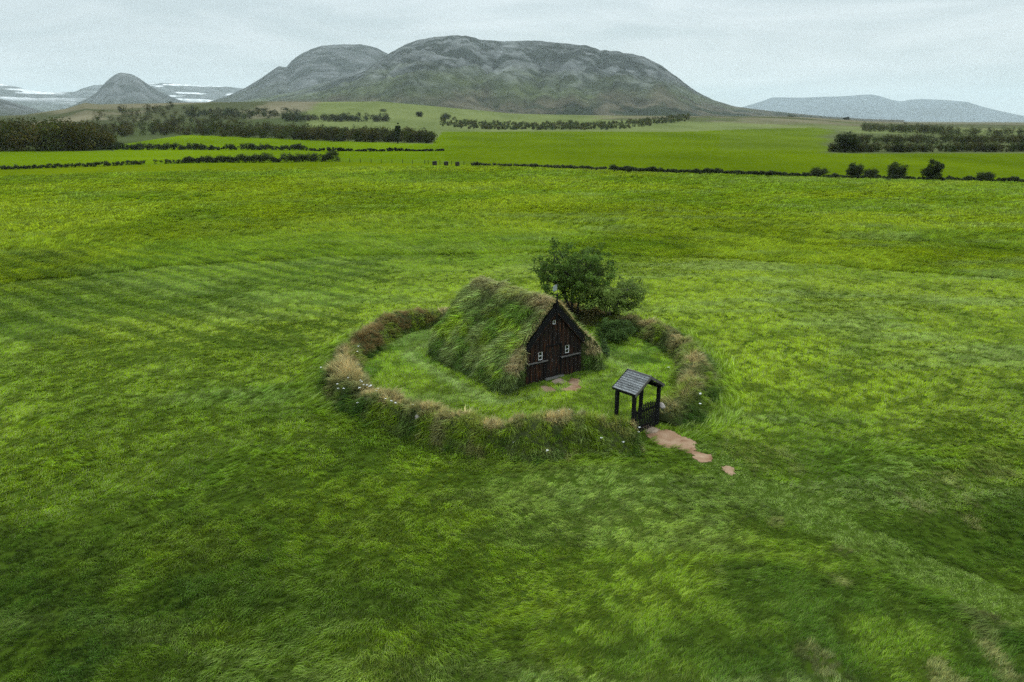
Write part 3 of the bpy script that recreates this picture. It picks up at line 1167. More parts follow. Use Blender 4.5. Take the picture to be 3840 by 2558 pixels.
def gable():
    pitch = 0.262
    line = lambda u: roof_line(u) - 0.06
    n = 6
    us = [(-n + i) * pitch for i in range(2 * n + 1)]
    DL, DR = -0.46, 0.36          # door opening
    r = random.Random(3)
    for i in range(2 * n):        # under-boards
        u0, u1 = us[i] + 0.004, us[i + 1] - 0.004
        z0 = 1.70 if (u0 > DL - 0.14 and u1 < DR + 0.14) else 0.0
        board(u0, u1, z0, line, 0.0, 0.03, 'plank', M['tar'])
    for i in range(2 * n + 1):    # cover boards
        w = 0.085 + r.uniform(-0.012, 0.012)
        u0, u1 = us[i] - w, us[i] + w
        inside = us[i] > DL - 0.02 and us[i] < DR + 0.05
        if inside:
            board(u0, u1, 1.70, line, -0.034 - r.uniform(0, .006), -0.002, 'plank', M['tar'])
        else:
            board(u0, u1, LEDGE + 0.03, line, -0.034 - r.uniform(0, .006), -0.002, 'plank', M['tar'])
            board(u0, u1, 0.0, LEDGE - 0.11, -0.034 - r.uniform(0, .006), -0.002, 'plank', M['tar'])
    # ledges under the windows and the rails behind them
    for a, b in ((-1.58, -0.43), (0.37, 1.60)):
        MB().prism([(a, LEDGE - 0.10), (b, LEDGE - 0.10), (b, LEDGE), (a, LEDGE)], -0.06, -0.002).build('rail', M['tar_black'], church)
        mb = MB()
        mb.poly([(a, -0.002, LEDGE + 0.026), (b, -0.002, LEDGE + 0.026), (b, -0.115, LEDGE + 0.008), (a, -0.115, LEDGE + 0.008),
                 (a, -0.002, LEDGE + 0.002), (b, -0.002, LEDGE + 0.002), (b, -0.115, LEDGE - 0.02), (a, -0.115, LEDGE - 0.02)],
                [(0, 3, 2, 1), (4, 5, 6, 7), (3, 7, 6, 2), (0, 4, 7, 3), (1, 2, 6, 5), (0, 1, 5, 4)])
        mb.build('ledge', M['weathered'], church)
    # door of upright planks with an iron ring
    d = empty('door', (0, 0, 0))
    d.parent = church
    nb = 5
    w = (DR - DL) / nb
    for i in range(nb):
        pr = -0.012 if i % 2 == 0 else 0.008
        board(DL + i * w + 0.004, DL + (i + 1) * w - 0.004, 0.16, 1.68, pr, 0.05, 'plank', M['tar'], d)
    ringm = MB()
    cu, cz, rr = DL + 2.05 * w, 0.95, 0.05
    pth = [(cu + rr * math.cos(t), -0.035, cz + rr * math.sin(t)) for t in np.linspace(0, 2 * math.pi, 13)]
    ringm.tube(pth, [0.008] * 13, 5)
    ringm.build('ring_handle', M['iron'], d)
    MB().box(cu - 0.03, cu + 0.03, -0.026, -0.012, cz + 0.03, cz + 0.09).build('handle_plate', M['iron'], d)
    MB().box(DL - 0.06, DR + 0.06, -0.05, -0.003, 1.70, 1.76).build('lintel', M['tar_black'], church)
    for u in (DL - 0.045, DR + 0.045):
        MB().box(u - 0.04, u + 0.04, -0.045, 0.03, 0.16, 1.69).build('door_jamb', M['tar_black'], church)
    # threshold log
    t0, t1 = fac(2041, 1424)[0], fac(2109, 1406)[0]
    mb = MB()
    xs = np.linspace(t0, t1, 9)
    for i in range(8):
        mb.v += []
    prof = [(-0.16, 0.0), (-0.17, 0.07), (-0.13, 0.125), (-0.03, 0.14), (-0.004, 0.13), (-0.004, 0.0)]
    rr_ = random.Random(5)
    b = 0
    for x in xs:
        for (yy, zz) in prof:
            mb.v.append((x, yy + rr_.uniform(-.008, .008) * (yy < -0.01), zz + rr_.uniform(-.008, .008) * (zz > 0)))
    kx = len(prof)
    for i in range(8):
        for j in range(kx):
            mb.f.append((i * kx + j, i * kx + (j + 1) % kx, (i + 1) * kx + (j + 1) % kx, (i + 1) * kx + j))
    mb.f.append(tuple(range(kx - 1, -1, -1)))
    mb.f.append(tuple(8 * kx + j for j in range(kx)))
    mb.build('threshold', M['weathered'], church)
    # barge boards
    for s in (-1, 1):
        dx, dz = s * HALF, -(APEX - EAVE)
        ln = math.hypot(dx, dz)
        tx, tz = dx / ln, dz / ln
        nx, nz_ = -tz * s, tx * s             # outward normal
        wd = 0.30
        p = []
        e = 1.06
        top0 = (0.0 + s * 0.001, APEX + 0.05)
        top1 = (top0[0] + tx * ln * e, top0[1] + tz * ln * e)
        bot1 = (top1[0] - 0.02 * s, top1[1] - wd * 1.25)
        bot0 = (s * 0.001, APEX + 0.05 - wd * math.hypot(1, SLOPE))
        out = [top0, top1, bot1, bot0]
        if s > 0:
            out = out[::-1]
        MB().prism(out, -0.125 - 0.002 * s, -0.06).build('bargeboard', M['tar_black'], church)
        # moulded inner edge
        i0 = (s * 0.001, bot0[1] + 0.03)
        i1 = (bot1[0] - 0.06 * s, bot1[1] + 0.03 + 0.06 * SLOPE)
        out = [i0, i1, (i1[0], i1[1] - 0.06), (i0[0], i0[1] - 0.06)]
        if s > 0:
            out = out[::-1]
        MB().prism(out, -0.148 - 0.002 * s, -0.128).build('moulding', M['tar'], church)
    # gable post with the vane
    mb = MB().box(-0.04, 0.04, -0.185, -0.13, 2.95, 3.86)
    mb.build('gable_post', M['tar_black'], church)
    f = MB().tube([(0, -0.15, 3.86), (0, -0.15, 4.16)], [0.045, 0.03], 8)
    f.tube([(0, -0.15, 4.16), (0, -0.15, 4.20)], [0.06, 0.05], 8)
    fo = f.build('finial', M['tar_black'], church)
    v = MB().tube([(0, -0.15, 4.2), (0, -0.15, 4.72)], [0.011, 0.008], 6)
    v.build('spindle', M['iron'], fo)
    v = MB()
    out = [(-0.02, 4.40), (-0.02, 4.66), (-0.10, 4.665), (-0.19, 4.63), (-0.26, 4.56), (-0.22, 4.50), (-0.27, 4.43), (-0.19, 4.36), (-0.10, 4.385)]
    v.prism(out, -0.156, -0.146)
    v.build('weathervane', M['metal'], fo)


gable()


def window(u0, u1, z0, z1, bars, name='window'):
    w = empty(name)
    w.parent = church
    y = -0.044
    t = 0.021
    fr = MB()
    fr.box(u0 + 0.010, u0 + t, y - 0.03, y, z0, z1)
    fr.box(u1 - t, u1, y - 0.03, y, z0, z1)
    fr.box(u0 + t, u1 - t, y - 0.03, y, z0, z0 + t)
    fr.box(u0 + t, u1 - t, y - 0.03, y, z1 - t, z1)
    fr.build('frame', M['white'], w)
    zs = [z0 + t] + [z0 + (z1 - z0) * (i + 1) / (bars + 1) for i in range(bars)] + [z1 - t]
    for i in range(bars):
        MB().box(u0 + t + .001, u1 - t - .001, y - 0.025, y - 0.004, zs[i + 1] - 0.009, zs[i + 1] + 0.009).build('glazing_bar', M['white'], w)
    for i in range(bars + 1):
        a = zs[i] + (0.013 if i else 0.001)
        b = zs[i + 1] - (0.013 if i < bars else 0.001)
        MB().box(u0 + t + .001, u1 - t - .001, y - 0.01, y - 0.004, a, b).build('pane', M['glass'], w)
    MB().box(u0 - 0.03, u1 + 0.03, y - 0.055, y, z0 - 0.035, z0 - 0.002).build('sill', M['tar'], w)
    MB().box(u0 - 0.02, u1 + 0.02, y - 0.045, y, z1 + 0.002, z1 + 0.03).build('drip_board', M['tar'], w)
    return w


a, b = fac(2015.5, 1349.5), fac(2030.5, 1317)
window(a[0], b[0], a[1] - 0.01, b[1], 1)
a, b = fac(2116, 1322.5), fac(2130.5, 1291.5)
window(a[0], b[0], a[1] - 0.01, b[1], 1)
a, b = fac(2069.5, 1215.5), fac(2080, 1200)
window(a[0], b[0] , a[1], b[1] + 0.02, 0)
# the dim inside: a closed timber wall behind the boards
MB().prism([(-1.66, 0.0), (1.66, 0.0), (1.66, roof_line(1.66) - 0.09), (0, APEX - 0.09), (-1.66, roof_line(1.66) - 0.09)], 0.055, 0.10).build('inner_wall', M['tar_black'], church)


# ------------------------------------------------------------------ ring wall of turf
def ring_wall():
    n = len(RING)
    tan = np.gradient(RING, axis=0)
    tan /= np.linalg.norm(tan, axis=1, keepdims=True)
    nrm = np.c_[-tan[:, 1], tan[:, 0]]
    flip = np.sum(nrm * (RING - RC), axis=1) < 0
    nrm[flip] *= -1                          # outward
    s = np.arange(n) * 0.14
    ends = np.minimum(s, s[-1] - s)
    hgt = (0.82 + 0.75 * (fbm(s / 1.4, s * 0, 3, 33) - 0.5)) * (0.80 + 0.2 * sstep(0, 2.0, ends))
    # cross-section from the outer foot to the inner foot: (offset, height)
    prof = densify([(1.65, -0.12), (1.25, 0.10), (0.92, 0.36), (0.64, 0.70), (0.36, 0.94), (0.0, 1.0), (-0.35, 0.95), (-0.55, 0.72), (-0.70, 0.38), (-0.82, 0.12), (-0.95, -0.12)], 0.13)
    m = len(prof)
    V = np.zeros((n, m, 3))
    for i in range(n):
        ns_ = fbm(np.full(m, s[i] / 0.6), np.arange(m) * 0.13 / 0.6, 4, 37) - 0.5
        ns2 = fbm(np.full(m, s[i] / 2.0), np.arange(m) * 0.13 / 2.0, 3, 41) - 0.5
        e = 0.42 + 0.58 * sstep(0.0, 0.55, ends[i])
        wout = 0.62 + 0.38 * max(0.0, -nrm[i][1])
        off = prof[:, 0] * (1 + 0.5 * ns2) * (0.55 + 0.45 * e) * np.where(prof[:, 0] > 0, wout, 1.0)
        p = RING[i][None] + nrm[i][None] * off[:, None]
        z = prof[:, 1] * hgt[i] * (e ** 0.6) + (ns_ * 0.36 + ns2 * 0.24) * np.clip(prof[:, 1] * 2, 0, 1)
        V[i, :, :2] = p + nrm[i][None] * (ns_ * 0.3)[:, None]
        V[i, :, 2] = np.maximum(z, -0.15)
    F = []
    for i in range(n - 1):
        for j in range(m - 1):
            F.append((i * m + j, i * m + j + 1, (i + 1) * m + j + 1, (i + 1) * m + j))
    Vf = V.reshape(-1, 3)
    # end caps
    caps = []
    for i in (0, n - 1):
        c0 = V[i].mean(0)
        c0[2] = 0.1
        base = len(Vf)
        Vf = np.r_[Vf, np.tile(c0, (1, 1))]
        for j in range(m - 1):
            caps.append((i * m + j, i * m + j + 1, base, base))
    F = np.array(F)
    me = bpy.data.meshes.new('turf_bank')
    me.from_pydata([tuple(v) for v in Vf], [], [tuple(f) for f in F] + [tuple(c[:3]) for c in caps])
    me.update()
    me.polygons.foreach_set('use_smooth', np.ones(len(me.polygons), bool))
    root = empty('turf_wall', (0, 0, 0))
    tag(root, 'low round turf wall overgrown with long green and dry grass, enclosing the church', 'turf wall')
    link('turf_bank', me, M['turf'], root)
    # grass on it
    P, N = sample_faces(Vf, F, 21000, rng)
    N = np.where(N[:, 2:3] < 0, -N, N)
    k = P[:, 2] > -0.02
    P, N = P[k], N[k]
    N0 = len(P)
    d2 = ((P[:, None, :2] - RING[None, ::4]) ** 2).sum(-1)
    idx = d2.argmin(1) * 4
    side = np.sum((P[:, :2] - RING[idx]) * nrm[idx], axis=1)      # >0 outside
    sp = s[idx]
    out3 = np.c_[nrm[idx], np.zeros(N0)]
    lean = out3 * np.where(side > -0.1, 1.0, -0.8)[:, None]
    lean[:, 2] = -0.4 * np.clip(np.abs(side) / 0.6, 0, 1)
    tan3 = np.c_[tan[idx], np.zeros(N0)]
    lean += tan3 * (1.6 * (fbm(sp / 1.5, side, 3, 47) - 0.5))[:, None] + rng.normal(0, 0.3, (N0, 3)) * [1, 1, 0.2]
    Zd = N * 0.55 + np.array([0, 0, 0.6])
    E = frame_euler(lean, Zd)
    crest = np.exp(-((side + 0.0) / 0.42) ** 2)
    f1 = fbm(P[:, 0] / 0.8, P[:, 1] / 0.8, 4, 51)
    f2 = fbm(sp / 1.7, sp * 0 + 4, 3, 55)
    T = lerp(T_MID * 0.85, T_DARK * 1.2, sstep(0.40, 0.58, f1))
    T = lerp(T, T_PALE * 0.75, sstep(0.56, 0.66, fbm(P[:, 0] / 0.5, P[:, 1] / 0.5, 3, 57)) * 0.7)
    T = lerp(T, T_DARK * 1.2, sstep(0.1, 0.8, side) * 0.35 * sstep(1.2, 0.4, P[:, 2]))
    T = lerp(T, T_DRY * 0.7, sstep(0.60, 0.70, fbm(P[:, 0] / 0.7 + 5, P[:, 1] / 0.7, 3, 59)) * 0.45)
    dry = np.exp(-((side + 0.08) / 0.34) ** 2) * (0.35 + 0.7 * sstep(0.38, 0.52, f2)) * (0.25 + 1.0 * sstep(0.38, 0.54, f1))
    # the brown left-hand stretch and the big pale tussock
    px, py = proj(P)
    brown = sstep(1700, 1560, px) * sstep(1290, 1330, px) * sstep(1420, 1380, py) * sstep(0.25, -0.15, side) * sstep(0.2, 0.5, P[:, 2])
    T = lerp(T, T_DRY * 1.0, np.clip(dry * 1.15, 0, 1) * 0.92)
    T = lerp(T, T_RUST * 0.8, brown * sstep(0.35, 0.5, f1) * 0.9)
    tuss = np.exp(-(((P[:, 0] + 7.5) / 1.0) ** 2 + ((P[:, 1] - 31.2) / 1.0) ** 2)) * sstep(0.9, 0.2, side)
    T = lerp(T, T_DRY * 1.05, np.clip(tuss * 1.6, 0, 1) * 0.92)
    T = T * rng.uniform(0.75, 1.25, (N0, 1))
    I = np.where(crest > 0.5, rng.choice([3, 7, 8, 4], N0), rng.choice([3, 4, 1, 3], N0))
    I = np.where(tuss > 0.3, rng.choice([7, 8], N0), I)
    SC = rng.uniform(0.30, 0.62, N0) * np.where(side < -0.4, 0.8, 1.0) * (0.6 + 0.55 * sstep(0.35, 0.62, fbm(P[:, 0] / 0.45, P[:, 1] / 0.45, 2, 58)))
    SC = np.where(tuss > 0.3, SC * 1.8, SC)
    I = I + NB * (rng.random(N0) < 0.75)
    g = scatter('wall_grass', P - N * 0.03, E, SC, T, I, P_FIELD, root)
    tag(g, 'long green and tan grass hanging over the turf wall', kind='stuff')
    return nrm


RING_N = ring_wall()


# ------------------------------------------------------------------ lychgate
def lychgate():
    EV = 1.78
    A, B, D = at(2329, 1452, EV), at(2380, 1478, EV), at(2472, 1443, EV)
    gu = (D - B)
    wid = np.linalg.norm(gu[:2])
    gu = gu / np.linalg.norm(gu)
    gb = np.array([-gu[1], gu[0], 0])
    dep = float(np.dot(A - B, gb))
    dep = 0.86
    O = (B + D) / 2
    O[2] = 0
    rz = math.atan2(gu[1], gu[0])
    t = empty('lychgate', O, rz)
    tag(t, 'small dark timber lychgate with grey boarded roof in the gap of the turf wall', 'lychgate')
    h = wid / 2
    for u in (-h, h):
        for b in (0, dep):
            MB().box(u - 0.062, u + 0.062, b - 0.062, b + 0.062, -0.1, EV + 0.02).build('post', M['tar_black'], t)
    for u in (-h, h):
        MB().box(u - 0.045, u + 0.045, 0.063, dep - 0.063, EV - 0.11, EV - 0.02).build('side_beam', M['tar_black'], t)
    # roof: overhang and pitch
    over, ov_b = 0.12, 0.17
    rise = 0.52
    hw = h + over
    ez = EV + 0.02
    ln = math.hypot(hw, rise)
    nb = 9
    for s in (-1, 1):
        for i in range(nb):
            a0, a1 = i / nb, (i + 1) / nb
            # lapped boards, each a little proud of the one below
            p0 = np.array([s * hw * (1 - a0), ez + rise * a0])
            p1 = np.array([s * hw * (1 - a1) - s * 0.012 * (i < nb - 1), ez + rise * a1 + 0.010 * (i < nb - 1)])
            nv = np.array([s * rise, hw]) / ln
            o = [p0 + nv * 0.042, p1 + nv * 0.014, p1 - nv * 0.006, p0 + nv * 0.010]
            if s < 0:
                o = o[::-1]
            MB().prism([tuple(q) for q in o], -ov_b + 0.03, dep + ov_b - 0.03).build('roof_board', M['roofboard'], t)
        # rim boards at both gable ends
        for b0, b1 in ((-ov_b, -ov_b + 0.028), (dep + ov_b - 0.028, dep + ov_b)):
            top = [(s * (hw + 0.015), ez - 0.0), (0 + s * 0.001, ez + rise + 0.02)]
            o = [(top[0][0], top[0][1] + 0.035), (top[1][0], top[1][1] + 0.035), (top[1][0], top[1][1] - 0.085), (top[0][0], top[0][1] - 0.085)]
            if s > 0:
                o = o[::-1]
            bg = MB().prism(o, b0, b1).build('bargeboard', M['weathered'] if b0 < 0 else M['tar_black'], t)
            # scalloped trim hanging under it
            m = MB()
            kn = 8
            for q in range(kn):
                f0, f1 = q / kn, (q + 1) / kn
                seg = []
                for f in np.linspace(f0, f1, 5):
                    x = s * (hw - 0.03) * (1 - f) + s * 0.004
                    z = ez - 0.085 + rise * f
                    dz = 0.035 + 0.035 * math.sin((f - f0) / (f1 - f0) * math.pi)
                    seg.append((x, z, dz))
                o = [(x, z) for x, z, d in seg] + [(x, z - d) for x, z, d in reversed(seg)]
                if s < 0:
                    o = o[::-1]
                m.prism(o, b0 + 0.031 if b0 < 0 else b0 - 0.017, b1 + 0.017 if b0 < 0 else b1 - 0.031)
            m.build('scalloped_trim', M['tar_black'], bg)
        # scalloped board along the eaves
        m = MB()
        kn = 12
        for q in range(kn):
            y0 = -ov_b + 0.035 + (dep + 2 * ov_b - 0.07) * q / kn
            y1 = -ov_b + 0.035 + (dep + 2 * ov_b - 0.07) * (q + 1) / kn
            for y, yy, d, dd in [(y0, (y0 + y1) / 2, 0.05, 0.085), ((y0 + y1) / 2, y1, 0.085, 0.05)]:
                x0, x1 = s * (hw - 0.03), s * (hw - 0.012)
                pts = [(x0, y, ez), (x0, yy, ez), (x0, yy, ez - dd), (x0, y, ez - d), (x1, y, ez), (x1, yy, ez), (x1, yy, ez - dd), (x1, y, ez - d)]
                m.poly(pts, [(0, 1, 2, 3), (7, 6, 5, 4), (3, 2, 6, 7), (0, 4, 5, 1)])
        m.build('eaves_trim', M['tar_black'], t)
    MB().box(-0.03, 0.03, -ov_b - 0.004, dep + ov_b + 0.004, ez + rise + 0.036, ez + rise + 0.058).build('ridge_board', M['weathered'], t)
    # gate leaf
    g = empty('gate_leaf')
    g.parent = t
    n = 13
    inner = h - 0.075
    r = random.Random(8)
    for i in range(n):
        x = -inner + (2 * inner) * (i + 0.5) / n
        top = 1.06 + 0.20 * math.cos(x / inner * math.pi / 2) + r.uniform(-0.015, 0.015)
        w = 0.030
        o = [(x - w, 0.05), (x + w, 0.05), (x + w, top - 0.05), (x, top), (x - w, top - 0.05)]
        MB().prism(o, -0.055, -0.03).build('picket', M['tar_black'], g)
    for z in (0.28, 0.92):
        MB().box(-inner, inner, -0.028, 0.005, z - 0.04, z + 0.04).build('rail', M['tar_black'], g)
    mb = MB().tube([(h - 0.005, -0.066, 0.93), (h + 0.005, -0.085, 1.02), (h - 0.06, -0.088, 1.03)], [0.008] * 3, 5)
    mb.build('latch', M['iron'], t)
    return O, gu, gb, dep, wid


G_O, G_U, G_B, G_DEP, G_WID = lychgate()


# ------------------------------------------------------------------ trees
def leaf_quads(cent, rad, n_each, size, rg, base, var=0.3, squash=0.75, outward=None):
    """leaf-sized quads gathered in clumps; returns verts, faces, colours"""
    nc = len(cent)
    n = nc * n_each
    c = np.repeat(cent, n_each, axis=0)
    rr = np.repeat(np.broadcast_to(rad, (nc,)), n_each)
    d = rg.normal(0, 1, (n, 3))
    d /= np.linalg.norm(d, axis=1, keepdims=True)
    p = c + d * (rr * rg.random(n) ** 0.45)[:, None] * [1, 1, squash]
    nrm = d * 0.6 + rg.normal(0, 0.6, (n, 3)) + [0, 0, 0.45]
    nrm /= np.linalg.norm(nrm, axis=1, keepdims=True)
    a = np.cross(nrm, rg.normal(0, 1, (n, 3)))
    a /= np.linalg.norm(a, axis=1, keepdims=True)
    b = np.cross(nrm, a)
    sz = size * rg.uniform(0.6, 1.3, n)[:, None]
    V = np.stack([p - a * sz * 0.5, p - b * sz * 0.28, p + a * sz * 0.5, p + b * sz * 0.28], 1).reshape(-1, 3)
    F = np.arange(4 * n).reshape(n, 4)
    clump = rg.uniform(1 - 1.5 * var, 1 + 1.5 * var, nc)
    cl = np.repeat(clump, n_each) * rg.uniform(0.8, 1.2, n)
    C = np.repeat(base[None] * cl[:, None] * np.array([1, 1, 1]) + np.c_[rg.normal(0, 0.006, n), np.zeros(n), np.zeros(n)], 4, axis=0)
    return V, F, np.clip(C, 0.002, 1)


def make_tree(name, base, crown_c, crown_r, col, seed, n_limb=6, n_sub=7, leaves=60, leaf=0.09, clump=0.3, stems=3, bark='bark', trunk_r=0.09, low=0.25):
    """multi-stemmed tree; crown_c and crown_r are relative to its base"""
    rg = np.random.default_rng(seed)
    root = empty(name, base)
    tb = MB()
    cc, cr = np.array(crown_c, float), np.array(crown_r, float)
    ends = []
    for s in range(stems):
        a = 2 * math.pi * s / stems + rg.uniform(-0.4, 0.4)
        foot = np.array([math.cos(a), math.sin(a), 0]) * trunk_r * (0.9 if stems > 1 else 0)
        fork = np.array([cc[0] * 0.6, cc[1] * 0.6, 0]) + np.array([math.cos(a), math.sin(a), 0]) * cr[0] * 0.22 + [0, 0, cc[2] * rg.uniform(0.5, 0.75)]
        mid = (foot + fork) / 2 + rg.normal(0, 0.06, 3)
        r0 = trunk_r * rg.uniform(0.7, 1.0)
        tb.tube([foot + [0, 0, -0.15], mid, fork], [r0 * 1.15, r0 * 0.85, r0 * 0.65], 7)
        for l in range(n_limb):
            d = rg.normal(0, 1, 3)
            d[:2] += np.array([math.cos(a), math.sin(a)]) * 0.9
            d /= np.linalg.norm(d)
            if d[2] < -low:
                d[2] = -low * rg.random()
            tip = cc + d * cr * rg.uniform(0.62, 0.9)
            m1 = fork * 0.5 + tip * 0.5 + rg.normal(0, 0.12, 3) + [0, 0, 0.1]
            tb.tube([fork, m1, tip], [r0 * 0.45, r0 * 0.28, r0 * 0.1], 5)
            ends.append(tip)
            for q in range(n_sub):
                f = rg.uniform(0.25, 1.0)
                st = fork * (1 - f) ** 2 + 2 * m1 * f * (1 - f) + tip * f * f
                e = st + rg.normal(0, 1, 3) * cr * 0.26
                v = (e - cc) / cr
                nn = np.linalg.norm(v)
                if nn > 1.0:
                    e = cc + v / nn * cr * rg.uniform(0.88, 1.05)
                tb.tube([st, (st + e) / 2 + rg.normal(0, 0.03, 3), e], [r0 * 0.16, r0 * 0.1, r0 * 0.04], 4)
                ends.append(e)
    ends = np.array(ends)
    V, F, C = leaf_quads(ends, clump * rg.uniform(0.7, 1.25, len(ends)), leaves, leaf, rg, np.array(col), 0.28)
    tb.build('trunk', M[bark], root, True)
    me = mesh_np('crown', V, F)
    set_col(me, 'col', C)
    link('crown', me, M['leaf'], root)
    return root


t1 = at(2152, 1212)
tag(make_tree('leafy_tree', t1, (-0.15, 0.0, 3.3), (2.6, 2.3, 2.05), (0.078, 0.135, 0.022), 5, 8, 8, 60, 0.13, 0.31, 4, 'bark', 0.11),
    'taller dark green leafy tree with several stems behind the church gable', 'tree')
t2 = at(2288, 1224)
tag(make_tree('leafy_tree', t2, (-0.12, 0.0, 2.2), (2.05, 1.85, 1.5), (0.150, 0.215, 0.045), 6, 8, 9, 70, 0.12, 0.33, 3, 'pale_bark', 0.06),
    'shorter lighter green tree with pale slanting stem to the right of the tall tree', 'tree')
t3 = at(2312, 1297)
t3[1] += 0.9
tag(make_tree('leafy_bush', t3, (0.0, 0.0, 0.62), (1.05, 0.95, 0.68), (0.07, 0.12, 0.03), 8, 6, 6, 70, 0.085, 0.24, 3, 'bark', 0.03, 0.7),
    'dense dark green bush standing on the lawn under the trees', 'bush')
t4 = at(2262, 1352)
t4[1] += 0.4
tag(make_tree('leafy_bush', t4, (0.0, 0.0, 0.5), (0.42, 0.4, 0.5), (0.075, 0.12, 0.04), 9, 4, 5, 45, 0.07, 0.16, 2, 'bark', 0.02, 0.7),
    'small pale green flowering weed clump against the right turf buttress', 'bush')


# ------------------------------------------------------------------ far woods, hedges, bushes, fence
def wood_mass(name, spots, hts, col, seed, per=240, leaf=0.55, label='', cat='', parent=None):
    """a far wood that reads as one mass: crowns of separate trees, leaf clumps with gaps"""
    rg = np.random.default_rng(seed)
    VV, FF, CC, b = [], [], [], 0
    for (x, y), h in zip(spots, hts):
        z0 = float(ground_z(x, y))
        k = rg.integers(11, 17)
        w = h * rg.uniform(0.5, 0.75)
        d = rg.normal(0, 1, (k, 3))
        d /= np.linalg.norm(d, axis=1, keepdims=True)
        cent = np.array([x, y, z0 + h * 0.46]) + d * np.array([w * 0.62, w * 0.62, h * 0.42]) * rg.uniform(0.6, 1.0, (k, 1))
        tint = np.array(col) * rg.uniform(0.65, 1.35) * np.array([rg.uniform(0.8, 1.35), 1, rg.uniform(0.8, 1.2)])
        V, F, C = leaf_quads(cent, w * 0.42, int(per * 1.25) // k, leaf * 1.25 * (0.6 + h / 14), rg, tint, 0.3, 0.8)
        V[:, 2] = np.maximum(V[:, 2], z0)
        VV.append(V)
        FF.append(F + b)
        CC.append(C)
        b += len(V)
    me = mesh_np(name, np.concatenate(VV), np.concatenate(FF))
    set_col(me, 'col', np.concatenate(CC))
    o = link(name, me, M['leaf'], parent)
    return o


def along_px(line, n, rg, jit_y, depth=0):
    """ground spots along a line of photo pixels (their foot on the ground)"""
    line = np.array(line, float)
    out = []
    for i in range(n):
        f = rg.random()
        x = line[0, 0] + (line[-1, 0] - line[0, 0]) * f
        y = np.interp(x, line[:, 0], line[:, 1])
        p = at(x, y - abs(rg.normal(0, jit_y)))
        out.append(p[:2])
    return out


rw = np.random.default_rng(41)
# big wood at the left edge
spots, hts = [], []
for i in range(230):
    x = rw.uniform(-650, 420)
    y0 = np.interp(x, [-650, 0, 330, 420], [572, 568, 566, 560])
    yb = np.interp(x, [-650, 0, 330, 420], [505, 505, 525, 545])
    y = y0 - (y0 - yb) * rw.random() ** 1.6
    p = at(x, y)
    spots.append(p[:2])
    hts.append(rw.uniform(8.5, 13.5) * np.interp(x, [-600, 300, 420], [1, 1, 0.55]))
tag(wood_mass('wood', spots, hts, (0.046, 0.050, 0.008), 42, 210, 0.62), 'big dark wood filling the left edge beyond the fields', 'wood', kind='stuff')
# belt of trees running right from it
spots, hts = [], []
for i in range(520):
    x = rw.uniform(330, 1625)
    y0 = np.interp(x, [330, 560, 700, 1000, 1240, 1625], [522, 508, 508, 520, 530, 538])
    y = y0 - 26 * rw.random() ** 1.5 * np.interp(x, [330, 900, 1625], [1.2, 1.0, 0.35])
    p = at(x, y)
    spots.append(p[:2])
    r_ = np.hypot(p[0], p[1])
    hts.append(np.interp(r_, [300, 400, 700, 1000], [6.5, 7.2, 8.5, 10]) * rw.uniform(0.6, 1.15))
tag(wood_mass('tree_belt', spots, hts, (0.038, 0.044, 0.007), 43, 190, 0.6), 'long dark belt of trees running right from the wood to the middle field', 'tree belt', kind='stuff')
# scrub strip behind the middle field
spots, hts = [], []
for i in range(640):
    x = rw.uniform(1655, 2585)
    y0 = np.interp(x, [1655, 1800, 2300, 2585], [492, 494, 494, 482])
    p = at(x, y0 - 9 * rw.random())
    spots.append(p[:2])
    hts.append(rw.uniform(2.0, 5.0))
tag(wood_mass('scrub', spots, hts, (0.050, 0.064, 0.014), 44, 120, 0.7), 'low green scrub strip along the far edge of the middle field', 'scrub', kind='stuff')
# scrub on the pale hillside field
for nm, (xa, xb, ya, yb), cnt, hh, lab, sd in (('scrub', (1060, 1455, 446, 458), 110, (4, 8), 'dark scrub strip on the pale hillside field above the tree belt', 45),
                                               ('scrub', (700, 1120, 424, 446), 90, (4, 9), 'dull green scrub on the brown moor left of the hay field', 46)):
    spots, hts = [], []
    for i in range(cnt):
        x = rw.uniform(xa, xb)
        yt = rw.uniform(ya, yb)
        lo, hi = 300.0, 1240.0       # walk along the view direction until the rising ground is met
        d = ray(x, yt)
        hz = math.hypot(d[0], d[1])
        rs = np.linspace(560, 1240, 300)
        gx, gy = d[0] / hz * rs, d[1] / hz * rs
        zr = CAMH + d[2] / hz * rs
        hit = np.argmax(ground_z(gx, gy) >= zr)
        spots.append((gx[hit], gy[hit]))
        hts.append(rw.uniform(*hh))
    tag(wood_mass(nm, spots, hts, (0.040, 0.052, 0.022), sd, 110, 0.8), lab, 'scrub', kind='stuff')
# right-hand woods, row by row
for nm, x0, x1, line, jit, cnt, hh, lab, sd in (
        ('tree_row', 3100, 4500, [(3100, 572), (3840, 570), (4500, 568)], 3, 300, (2.4, 3.8), 'nearest low tree row at the right edge of the fields', 51),
        ('tree_row', 3130, 4500, [(3130, 541), (3840, 540), (4500, 540)], 5, 300, (3.0, 5.0), 'middle dark tree row at the right edge behind the low one', 52),
        ('tree_row', 3235, 3560, [(3235, 498), (3560, 506)], 4, 130, (5, 8.5), 'farthest short tree row at the right before the pale moor', 53),
        ('tree_row', 3520, 4500, [(3520, 512), (3840, 510), (4500, 510)], 6, 200, (3.5, 6), 'thin tree row reaching the right picture edge', 54)):
    spots = along_px([(x0, line[0][1])] + line[1:], cnt, rw, jit)
    hts = [rw.uniform(*hh) for _ in spots]
    tag(wood_mass(nm, spots, hts, (0.036, 0.046, 0.010), sd, 130, 0.5), lab, 'tree row', kind='stuff')


